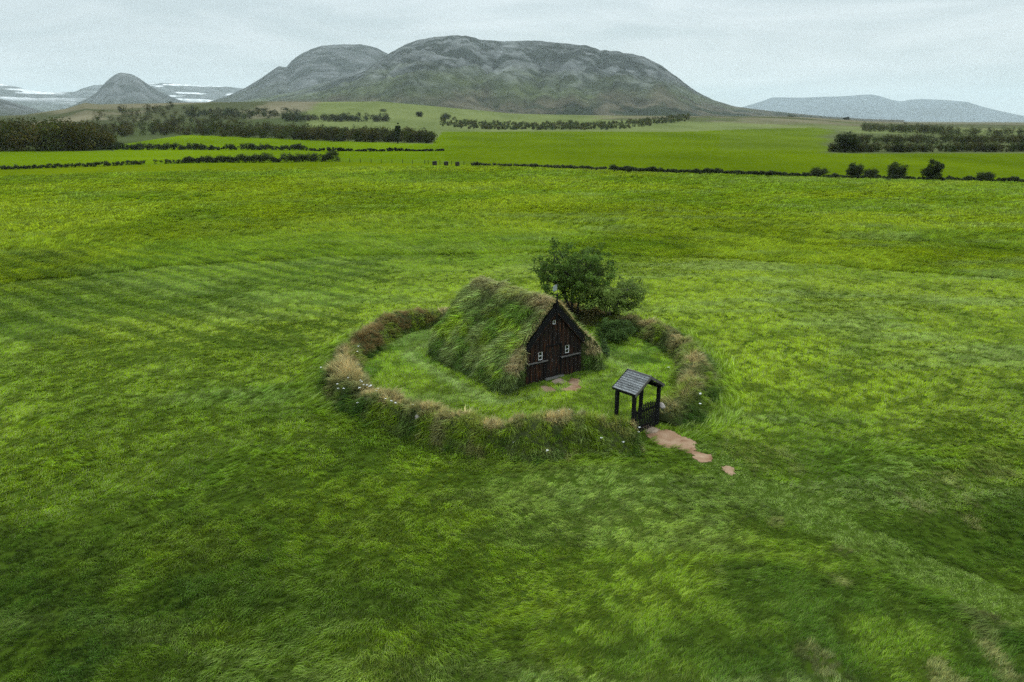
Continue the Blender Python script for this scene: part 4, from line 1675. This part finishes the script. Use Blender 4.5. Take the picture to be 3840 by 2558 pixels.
def far_tree(name, px, py_base, wpx, hpx, label, seed, col=(0.030, 0.042, 0.012), cat='tree', group=None, rise=False):
    p = at(px, py_base)
    if rise:
        d = ray(px, py_base)
        hz = math.hypot(d[0], d[1])
        rs = np.linspace(400, 1240, 400)
        hit = np.argmax(ground_z(d[0] / hz * rs, d[1] / hz * rs) >= CAMH + d[2] / hz * rs)
        p = np.array([d[0] / hz * rs[hit], d[1] / hz * rs[hit], 0])
    p[2] = float(ground_z(p[0], p[1]))
    sl = math.hypot(p[0], p[1]) / FPX
    w, h = wpx * sl * 0.56, hpx * sl * 1.12
    sc_ = max(1.0, h / 2.6)
    t = make_tree(name, p, (0, 0, h * 0.5), (w * 0.92, w * 0.92, h * 0.5), col, seed, 6, 7, 60, 0.17 * sc_, 0.36 * w, 2, 'bark', 0.05 * sc_, 0.8)
    return tag(t, label, cat, group)


FG = 'round trees in the right hedge'
far_tree('small_tree', 3072, 664, 58, 31, 'low wide bush in the hedge, leftmost of the six at right', 61, group=FG)
far_tree('small_tree', 3203, 668, 50, 46, 'second of the six hedge trees at right, round and dark', 62, group=FG)
far_tree('small_tree', 3263, 668, 46, 27, 'low bush close right of the second hedge tree', 63, group=FG)
far_tree('small_tree', 3362, 671, 58, 48, 'broad round hedge tree, fourth of the six at right', 64, group=FG)
far_tree('small_tree', 3492, 677, 54, 62, 'tallest of the six trees in the right hedge', 65, group=FG)
far_tree('small_tree', 3694, 681, 48, 32, 'low round bush, rightmost of the six in the hedge', 66, group=FG)
far_tree('small_tree', 3168, 572, 70, 62, 'taller tree at the left end of the right woods', 67)
far_tree('small_tree', 1573, 438, 26, 19, 'left one of two dark bushes alone on the pale field', 71, (0.03, 0.04, 0.018), 'bush', None, True)
far_tree('small_tree', 1674, 447, 36, 18, 'right one of two dark bushes alone on the pale field', 72, (0.03, 0.04, 0.018), 'bush', None, True)
far_tree('small_tree', 1437, 419, 26, 9, 'low bush high on the pale hillside field', 73, (0.04, 0.05, 0.02), 'bush', None, True)
far_tree('small_tree', 3170, 471, 18, 12, 'single dark bush by the pale fields at far right', 74, (0.025, 0.034, 0.016), 'bush')
far_tree('small_tree', 2965, 464, 30, 10, 'flat dark bush on the far field edge under the blue mountain', 75, (0.03, 0.045, 0.018), 'bush')
far_tree('small_tree', 1492, 538, 18, 66, 'slender tree standing out of the right end of the tree belt', 76)


def hedge(name, line, h0, h1, n, label, seed, col=(0.036, 0.048, 0.018), leaf=0.26, gap=0.0):
    rg = np.random.default_rng(seed)
    line = np.array(line, float)
    cent, rad = [], []
    for i in range(n):
        f = rg.random()
        x = line[0, 0] + (line[-1, 0] - line[0, 0]) * f
        if gap and vnoise(x / 22.0, 3.3, seed) < gap:
            continue
        y = np.interp(x, line[:, 0], line[:, 1])
        p = at(x, y)
        h = 1.2 * np.interp(f, [0, 1], [h0, h1]) * (0.42 + 0.62 * float(vnoise(x / 34.0, 1.0, seed)) + 0.45 * float(vnoise(x / 11.0, 2.0, seed)))
        cent.append((p[0], p[1] + rg.normal(0, 0.35), float(ground_z(p[0], p[1])) + h * rg.uniform(0.15, 0.78)))
        rad.append(max(0.22, h * 0.34))
    V, F, C = leaf_quads(np.array(cent), np.array(rad), 26, leaf * 1.25, rg, np.array(col), 0.4, 0.8)
    zmin = ground_z(V[:, 0], V[:, 1])
    V[:, 2] = np.maximum(V[:, 2], zmin - 0.02)
    me = mesh_np(name, V, F)
    set_col(me, 'col', C)
    o = link(name, me, M['leaf'])
    return tag(o, label, 'hedge')


hedge('hedge', [(-500, 650), (0, 636), (690, 613)], 0.8, 1.2, 520, 'low ragged hedge along the field edge at far left', 81, gap=0.22)
hedge('hedge', [(690, 612), (1268, 607)], 1.5, 2.3, 760, 'thick clipped dark hedge left of the wire fence', 82)
hedge('hedge', [(408, 562), (800, 563), (1150, 564)], 2.2, 2.0, 520, 'dark hedge along the ditch below the tree belt', 83, leaf=0.4)
hedge('hedge', [(1150, 566), (1400, 568), (1665, 566)], 1.3, 0.7, 330, 'low dark bank tapering to the right below the tree belt', 84, (0.02, 0.028, 0.012), leaf=0.4)
hedge('hedge', [(1770, 623), (2060, 632), (2290, 641)], 0.75, 0.9, 560, 'rough low hedge bank across the middle of the fields', 85, (0.06, 0.07, 0.03), gap=0.12)
hedge('hedge', [(2290, 643), (2600, 654), (3060, 665)], 1.15, 0.9, 1150, 'dark low hedge running right of the rough bank', 86)
hedge('hedge', [(3090, 668), (3500, 678), (3840, 684), (4300, 692)], 0.75, 0.9, 1050, 'dark hedge between the round trees at right', 87)


def wire_fence():
    xs = [1275, 1312, 1352, 1392, 1430, 1470, 1510, 1547, 1593, 1606, 1650, 1694, 1740, 1790]
    root_p = at(1275, 608)
    t = empty('wire_fence', (root_p[0], root_p[1], float(ground_z(root_p[0], root_p[1]))))
    tag(t, 'wire fence on dark posts between the clipped hedge and the bales', 'fence')
    tops = []
    for i, x in enumerate(xs):
        p = at(x, np.interp(x, [1275, 1740, 1790], [608, 619, 621]))
        z = float(ground_z(p[0], p[1])) - t.location[2]
        q = (p[0] - root_p[0], p[1] - root_p[1])
        h = 1.05 + 0.15 * random.random()
        mb = MB()
        mb.prism([(q[0] - 0.07, z - 0.2), (q[0] + 0.07, z - 0.2), (q[0] + 0.06 + random.uniform(-.03, .03), z + h), (q[0] - 0.06, z + h)], q[1] - 0.06, q[1] + 0.06)
        mb.build('post', M['tar_black'], t)
        tops.append((q[0], q[1] - 0.07, z))
    for hh in (0.35, 0.65, 0.95):
        mb = MB()
        mb.tube([(a, b, c + hh) for a, b, c in tops], [0.012] * len(tops), 4)
        mb.build('wire', M['iron'], t)


wire_fence()


def bale(px, py, label, seed):
    p = at(px, py)
    r = random.Random(seed)
    w, d, h = 1.15, 0.95, 1.05
    mb = MB()
    n = 6
    out = []
    for sx, sz in ((-1, 0), (1, 0), (1, 1), (-1, 1)):
        out.append((sx, sz))
    prof = [(-0.46 * w, 0.0), (0.46 * w, 0.0), (0.5 * w, 0.1 * h), (0.5 * w, 0.85 * h), (0.42 * w, h), (-0.40 * w, h * 0.97), (-0.5 * w, 0.86 * h), (-0.5 * w, 0.08 * h)]
    prof = [(x + r.uniform(-.04, .04), z + (r.uniform(-.04, .04) if z > 0 else 0)) for x, z in prof]
    mb.prism(prof, -d / 2, d / 2)
    for zz in (0.34, 0.68):
        mb.box(-0.515 * w, 0.515 * w, -d / 2 - 0.012, d / 2 + 0.012, zz * h - 0.03, zz * h + 0.03)
    o = mb.build('bale', M['bale'])
    o.location = (p[0], p[1], float(ground_z(p[0], p[1])))
    o.rotation_euler = (0, 0, r.uniform(-0.2, 0.2))
    return tag(o, label, 'bale', 'dark bales by the fence')


bale(1630, 619, 'leftmost of three dark square bales by the fence', 1)
bale(1673, 620, 'middle one of three dark square bales by the fence', 2)
bale(1715, 622, 'rightmost of three dark square bales by the fence', 3)


# ------------------------------------------------------------------ the meadow grass
TRAIL_PX = [(2640, 1700), (2760, 1790), (2900, 1850), (3100, 1950), (3350, 2080), (3600, 2190), (3840, 2290), (4100, 2420)]
TRAIL = spline([at(x, y)[:2] for x, y in TRAIL_PX], 0.2)


def poly_dist(x, y, pl):
    d = np.full(x.shape, 99.0)
    bb = (x > pl[:, 0].min() - 4) & (x < pl[:, 0].max() + 4) & (y > pl[:, 1].min() - 4) & (y < pl[:, 1].max() + 4)
    if bb.any():
        P = np.c_[x[bb], y[bb]]
        dd = np.empty(len(P))
        for i in range(0, len(P), 5000):
            dd[i:i + 5000] = np.sqrt(((P[i:i + 5000, None] - pl[None]) ** 2).sum(-1)).min(1)
        d[bb] = dd
    return d


def meadow():
    X, Y = [], []
    az_max = math.radians(41)
    for r0, r1, dens in ((7.0, 10.5, 60), (10.5, 22, 110), (22, 34, 68), (34, 52, 52), (52, 66, 40), (66, 80, 16.0), (80, 120, 3.4), (120, 190, 1.5)):
        az_max = math.radians(58 if r1 < 25 else (52 if r1 < 40 else 45))
        area = az_max * (r1 * r1 - r0 * r0)
        n = int(area * dens)
        r = np.sqrt(rng.uniform(r0 * r0, r1 * r1, n))
        a = rng.uniform(-az_max, az_max, n)
        X.append(np.sin(a) * r)
        Y.append(np.cos(a) * r)
    nl = 21000                       # the lawn is dense
    rl, al_ = 10.0 * np.sqrt(rng.random(nl)), rng.uniform(0, 2 * math.pi, nl)
    X.append(RC[0] + rl * np.cos(al_))
    Y.append(RC[1] + rl * np.sin(al_))
    x, y = np.concatenate(X), np.concatenate(Y)
    rd = ring_dist(x, y)
    inring = inpoly(x, y, RING)
    lx = (x - CH_O[0]) * CU[0] + (y - CH_O[1]) * CU[1]
    ly = (x - CH_O[0]) * CB[0] + (y - CH_O[1]) * CB[1]
    isl = np.arange(len(x)) >= len(x) - nl
    keep = (rd > 0.6) & (inring | ~isl) & ~((np.abs(lx) < 2.9) & (ly > -0.02) & (ly < BLEN + 0.1))
    for q in SOIL_XY:        # blades close in a little over the rim of the bare ground
        qc = q.mean(0)
        rim = np.where(rng.random(len(x)) < 0.55, 0.90, 1.0)
        keep &= ~inpoly(qc[0] + (x - qc[0]) / rim, qc[1] + (y - qc[1]) / rim, q)
    gx = (x - G_O[0]) * G_U[0] + (y - G_O[1]) * G_U[1]
    gy = (x - G_O[0]) * G_B[0] + (y - G_O[1]) * G_B[1]
    px, py = proj(np.c_[x, y, np.zeros(len(x))])
    fence_y = np.interp(px, [0, 1265, 1700, 2300, 3000, 3840], [632, 610, 622, 638, 664, 688])
    keep &= py > fence_y
    x, y, rd, inring, lx, ly, px, py, gx, gy = (v[keep] for v in (x, y, rd, inring, lx, ly, px, py, gx, gy))
    n = len(x)
    r = np.hypot(x, y)
    td = poly_dist(x, y, TRAIL)
    # which way the grass lies: slow swirls of wind
    ang = 2.2 * math.pi * (fbm(x / 16, y / 16, 2, 101) - 0.5) + 0.9 * (fbm(x / 3, y / 3, 3, 105) - 0.5) * math.pi + 0.15
    ang = ang + rng.normal(0, 0.25, n)
    rin = np.hypot(x - RC[0], y - RC[1])
    E = np.c_[rng.normal(0, 0.05, n), rng.normal(0, 0.05, n), ang]
    # length: long grass near and left, shorter beyond; mask also drives the painted vignette
    f_long = fbm(x / 3.2, y / 3.2, 4, 111)
    lush = np.clip(1 - sstep(15, 34, r + 9 * (fbm(x / 10, y / 10, 3, 115) - 0.5)), 0, 1)  # near-distance mask: long grass and the painted vignette
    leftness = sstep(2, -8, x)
    lng = (f_long > 0.66 - 0.14 * lush * leftness)
    I = np.where(lng, rng.choice([3, 4, 1], n), rng.choice([0, 1, 2, 2], n))
    fine = fbm(x / 0.42, y / 0.42, 3, 119)
    SC = rng.uniform(0.40, 0.60, n) * (0.82 + 0.26 * sstep(0.36, 0.62, fine))
    SC = np.where(lng, SC * 0.8, SC)
    # colours
    big = fbm(x / 22, y / 15, 4, 121)
    med = fbm(x / 2.4 + 3, y / 2.4, 4, 125)
    streak = fbm(x / 9.0, y / 2.2, 4, 129)
    T = lerp(T_BRIGHT, T_MID, sstep(0.38, 0.66, big))
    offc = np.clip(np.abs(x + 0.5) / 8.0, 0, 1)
    lush_vignette_tint = np.clip(lush * (0.08 + 0.84 * offc * (0.85 + 0.15 * leftness) + 0.42 * sstep(18, 12.5, r)) + 0.14 * sstep(-6, -18, x) * sstep(75, 30, r) + 0.5 * sstep(9, 22, x) * sstep(62, 30, r), 0, 1)  # darker long grass, with a vignette painted into the tint at near corners, sides
    T = lerp(T, T_DARK * 1.05, lush_vignette_tint * (0.6 + 0.4 * sstep(0.38, 0.6, med)) * 0.9)
    T = lerp(T, T_DARK * 1.3, sstep(0.52, 0.68, med) * 0.35 * (1 - 0.4 * sstep(60, 120, r)))
    T = lerp(T, T_PALE, sstep(0.56, 0.70, streak) * 0.55 * (0.5 + 0.5 * sstep(-6, 6, x)))
    T = lerp(T, T_BRIGHT, sstep(0.58, 0.70, fbm(x / 4 + 9, y / 4, 3, 133)) * 0.25)
    T = lerp(T, T_DRY * 0.7, sstep(0.62, 0.74, fbm(x / 1.6, y / 1.6, 4, 137)) * 0.55 * sstep(3, 9, x) * sstep(30, 18, y))
    T = T * (1 + (-0.34 + 0.56 * sstep(0.34, 0.62, fine)) * (1 - 0.6 * sstep(30, 60, r)))[:, None]
    # old mowing swaths in the left of the field
    q0, q1 = at(180, 1060)[:2], at(640, 1200)[:2]
    qd = (q1 - q0) / np.linalg.norm(q1 - q0)
    al, ac = x * qd[0] + y * qd[1], -x * qd[1] + y * qd[0]
    sw = (0.5 + 0.5 * np.sin(2 * math.pi * ac / 1.9 + 5.0 * fbm(x / 7, y / 7, 2, 141))) * (0.35 + 0.75 * fbm(ac / 1.5, al / 5.0, 3, 143)) * sstep(-5, -13, x) * sstep(32, 40, y) * sstep(85, 60, y)
    T = lerp(T, T_DARK * 1.1, sstep(0.32, 0.62, sw) * 0.5)
    # trodden trail from the gate: short and pale, with a dark long-grass edge on its near side
    tw = 0.80 + 0.03 * np.maximum(x - 8, 0)
    ontrail = (td < tw + 0.6 * (fine - 0.5)) & (rng.random(n) < 0.85)
    I = np.where(ontrail, rng.choice([5, 6], n), I)
    T = np.where(ontrail[:, None], T_PALE * 0.85 + T_MID * 0.30, T)
    tdir = TRAIL[-1] - TRAIL[0]
    tside = (x - TRAIL[0][0]) * tdir[1] - (y - TRAIL[0][1]) * tdir[0]       # >0 on the near side
    edge = np.exp(-((td - tw - 0.5) / 0.5) ** 2) * (tside > 0) * ~ontrail * sstep(7.0, 13.0, x + 2.0 * (med - 0.5))
    T = lerp(T, T_DARK * 1.0, edge * 0.75)
    I = np.where(edge > 0.4, rng.choice([3, 1], n), I)
    # lawn inside the ring: cut short, with a paler trodden way round the church
    lawn = inring | (rd < 1.2) & (rin < 9.0)
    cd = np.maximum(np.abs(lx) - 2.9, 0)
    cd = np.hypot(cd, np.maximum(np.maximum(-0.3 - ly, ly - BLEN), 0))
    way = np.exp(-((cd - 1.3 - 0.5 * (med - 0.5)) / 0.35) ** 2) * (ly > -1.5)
    I = np.where(lawn, np.where(cd < 0.5, rng.choice([0, 2, 1], n), rng.choice([5, 6, 5, 2], n)), I)
    SC = np.where(lawn, SC * 1.05, SC)
    TL = lerp(T_MID * 1.15, T_DARK * 1.9, sstep(0.45, 0.6, med) * 0.7)
    TL = lerp(TL, T_BRIGHT * 0.9, sstep(0.5, 0.62, big) * 0.5)
    TL = lerp(TL, T_PALE * 1.08, np.clip(way + 0.5 * sstep(0.56, 0.68, streak), 0, 1) * 0.85)
    TL = TL * (0.70 + 0.42 * sstep(0.34, 0.60, fine))[:, None]
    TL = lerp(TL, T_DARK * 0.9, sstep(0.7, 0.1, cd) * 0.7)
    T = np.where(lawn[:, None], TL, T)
    # taller ungrazed fringe along the foot of the wall outside
    fr = (~lawn) & (rd < 2.6)
    T = np.where(fr[:, None], lerp(T, T_MID * 0.62 + T_PALE * 0.12, sstep(2.6, 1.2, rd) * 0.8), T)
    I = np.where(fr & (rd < 2.3), rng.choice([3, 1, 4], n), I)
    back = (r > 34) & ~lawn & ~fr
    I = np.where(back, rng.choice([0, 1, 2, 2], n), I)
    SC = np.where(back, SC * (1.0 + 0.25 * sstep(40, 62, r)), SC)
    shorter = 0.84 + 0.16 * np.maximum(leftness, lush * 0.0)
    SC = np.where(~lawn & (r < 34), SC * shorter, SC)
    far = r > 66
    I = np.where(far, rng.choice([9, 10], n) + NB * (r > 95), np.where(r > 24, I + NB, I))
    T = T * (1 - 0.10 * sstep(40, 75, r))[:, None]
    T[:, 0] *= 0.90 + 0.05 * sstep(25, 110, r)
    SC = np.where(far, rng.uniform(0.28, 0.5, n) * (1 + sstep(62, 170, r) * 0.6), SC)
    T = T * rng.uniform(0.74, 1.26, (n, 1))
    Z = ground_z(x, y)
    E[:, :2] *= 1.0
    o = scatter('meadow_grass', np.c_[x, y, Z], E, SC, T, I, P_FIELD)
    tag(o, 'long wind swept green meadow grass around the turf wall', 'grass', kind='stuff')
    print('meadow tufts', n)


meadow()


# ------------------------------------------------------------------ wildflowers, stones
def flower_proto():
    r = random.Random(4)
    t = empty('wildflower')
    st = MB().tube([(0, 0, -0.05), (0.02, 0.01, 0.2), (0.05, 0.0, 0.42)], [0.006, 0.005, 0.004], 4)
    for a in range(5):
        t_ = 2 * math.pi * a / 5
        st.tube([(0.05, 0.0, 0.40), (0.05 + 0.05 * math.cos(t_), 0.05 * math.sin(t_), 0.45)], [0.003, 0.002], 3)
    st.build('stem', M['stem'], t)
    f = MB()
    for i in range(16):
        a = r.uniform(0, 2 * math.pi)
        d = 0.05 * math.sqrt(r.random())
        x, y, z = 0.05 + d * math.cos(a), d * math.sin(a), 0.46 + r.uniform(-0.012, 0.012)
        s = 0.015
        f.poly([(x - s, y, z), (x, y - s, z + 0.004), (x + s, y, z), (x, y + s, z + 0.004)], [(0, 1, 2, 3)])
    f.build('flower_head', M['petal'], t)
    return t


FL_PX = [(1342, 1302), (1343, 1320), (1349, 1370), (1302, 1420), (1355, 1428), (1357, 1436), (1366, 1446), (1376, 1445), (1385, 1453), (1396, 1448), (1419, 1459),
         (1409, 1468), (1351, 1458), (1262, 1444), (1264, 1460), (1290, 1458), (1444, 1497), (1470, 1505), (1488, 1513), (1545, 1519), (1207, 1381), (1336, 1514),
         (2100, 1543), (2135, 1537), (2056, 1694), (2393, 1606), (2394, 1624), (2250, 1646), (2335, 1662), (1931, 1662), (2622, 1481), (2631, 1478), (2623, 1515), (2508, 1381)]
fp = flower_proto()
for i, (x, y) in enumerate(FL_PX):
    p = at(x, y, 0.6)
    rd = float(ring_dist(np.array([p[0]]), np.array([p[1]]))[0])
    zz = 0.75 if rd < 0.4 else (0.45 if rd < 0.7 else (0.15 if rd < 1.1 else 0.0))
    p = at(x, y, zz + 0.42)
    if i == 0:
        t = fp
    else:
        t = fp.copy()
        COL.objects.link(t)
        for ch in list(fp.children):
            c = ch.copy()
            COL.objects.link(c)
            c.parent = t
    t.location = (p[0], p[1], zz)
    t.rotation_euler = (0, 0, random.uniform(0, 6.28))
    s = random.uniform(0.7, 1.15)
    t.scale = (s, s, 1)
    tag(t, 'small white wildflower blooming in the grass of the turf wall', 'wildflower', 'white wildflowers along the turf wall')


def boulder(px, py, z, size, label, seed):
    r = np.random.default_rng(seed)
    import bmesh
    bm = bmesh.new()
    bmesh.ops.create_icosphere(bm, subdivisions=3, radius=1.0)
    d = r.normal(0, 1, (7, 3))
    d /= np.linalg.norm(d, axis=1, keepdims=True)
    for v in bm.verts:
        c = np.array(v.co)
        for q in d:
            e = c @ q - 0.72
            if e > 0:
                c = c - q * e * 0.8
        c = c * (1 + 0.10 * (float(fbm(c[0] * 2 + 5, c[1] * 2 + c[2], 3, seed)) - 0.5))
        v.co = c * np.array(size)
    me = bpy.data.meshes.new('boulder')
    bm.to_mesh(me)
    bm.free()
    p = at(px, py, z)
    o = link('boulder', me, M['stone'])
    o.location = (p[0], p[1], z)
    o.rotation_euler = (0.2, 0.1, r.uniform(0, 3))
    return tag(o, label, 'boulder')


boulder(1566, 1572, 0.55, (0.20, 0.20, 0.24), 'pale pink boulder showing in the front of the turf wall', 1)
boulder(2482, 1522, 0.78, (0.20, 0.16, 0.13), 'flat pale stone on the wall end right of the gate', 2)
boulder(1697, 1597, 0.5, (0.2, 0.15, 0.14), 'half hidden brownish stone in the front wall right of the boulder', 3)

# ------------------------------------------------------------------ haze
hz = MB().box(-34000, 34000, -34000, 34000, -160, 1150)
hm = bpy.data.materials.new('haze air')
hm.use_nodes = True
hm.cycles.homogeneous_volume = True
ht = hm.node_tree
ht.nodes.clear()
ho = ht.nodes.new('ShaderNodeOutputMaterial')
hv = ht.nodes.new('ShaderNodeVolumePrincipled')
hv.inputs['Color'].default_value = (0.82, 0.95, 1.0, 1)
hv.inputs['Density'].default_value = 0.00004
hv.inputs['Anisotropy'].default_value = 0.0
ht.links.new(hv.outputs[0], ho.inputs['Volume'])
haze = hz.build('haze', hm)
tag(haze, 'thin pale haze in the air before the far mountains', 'haze', kind='stuff')
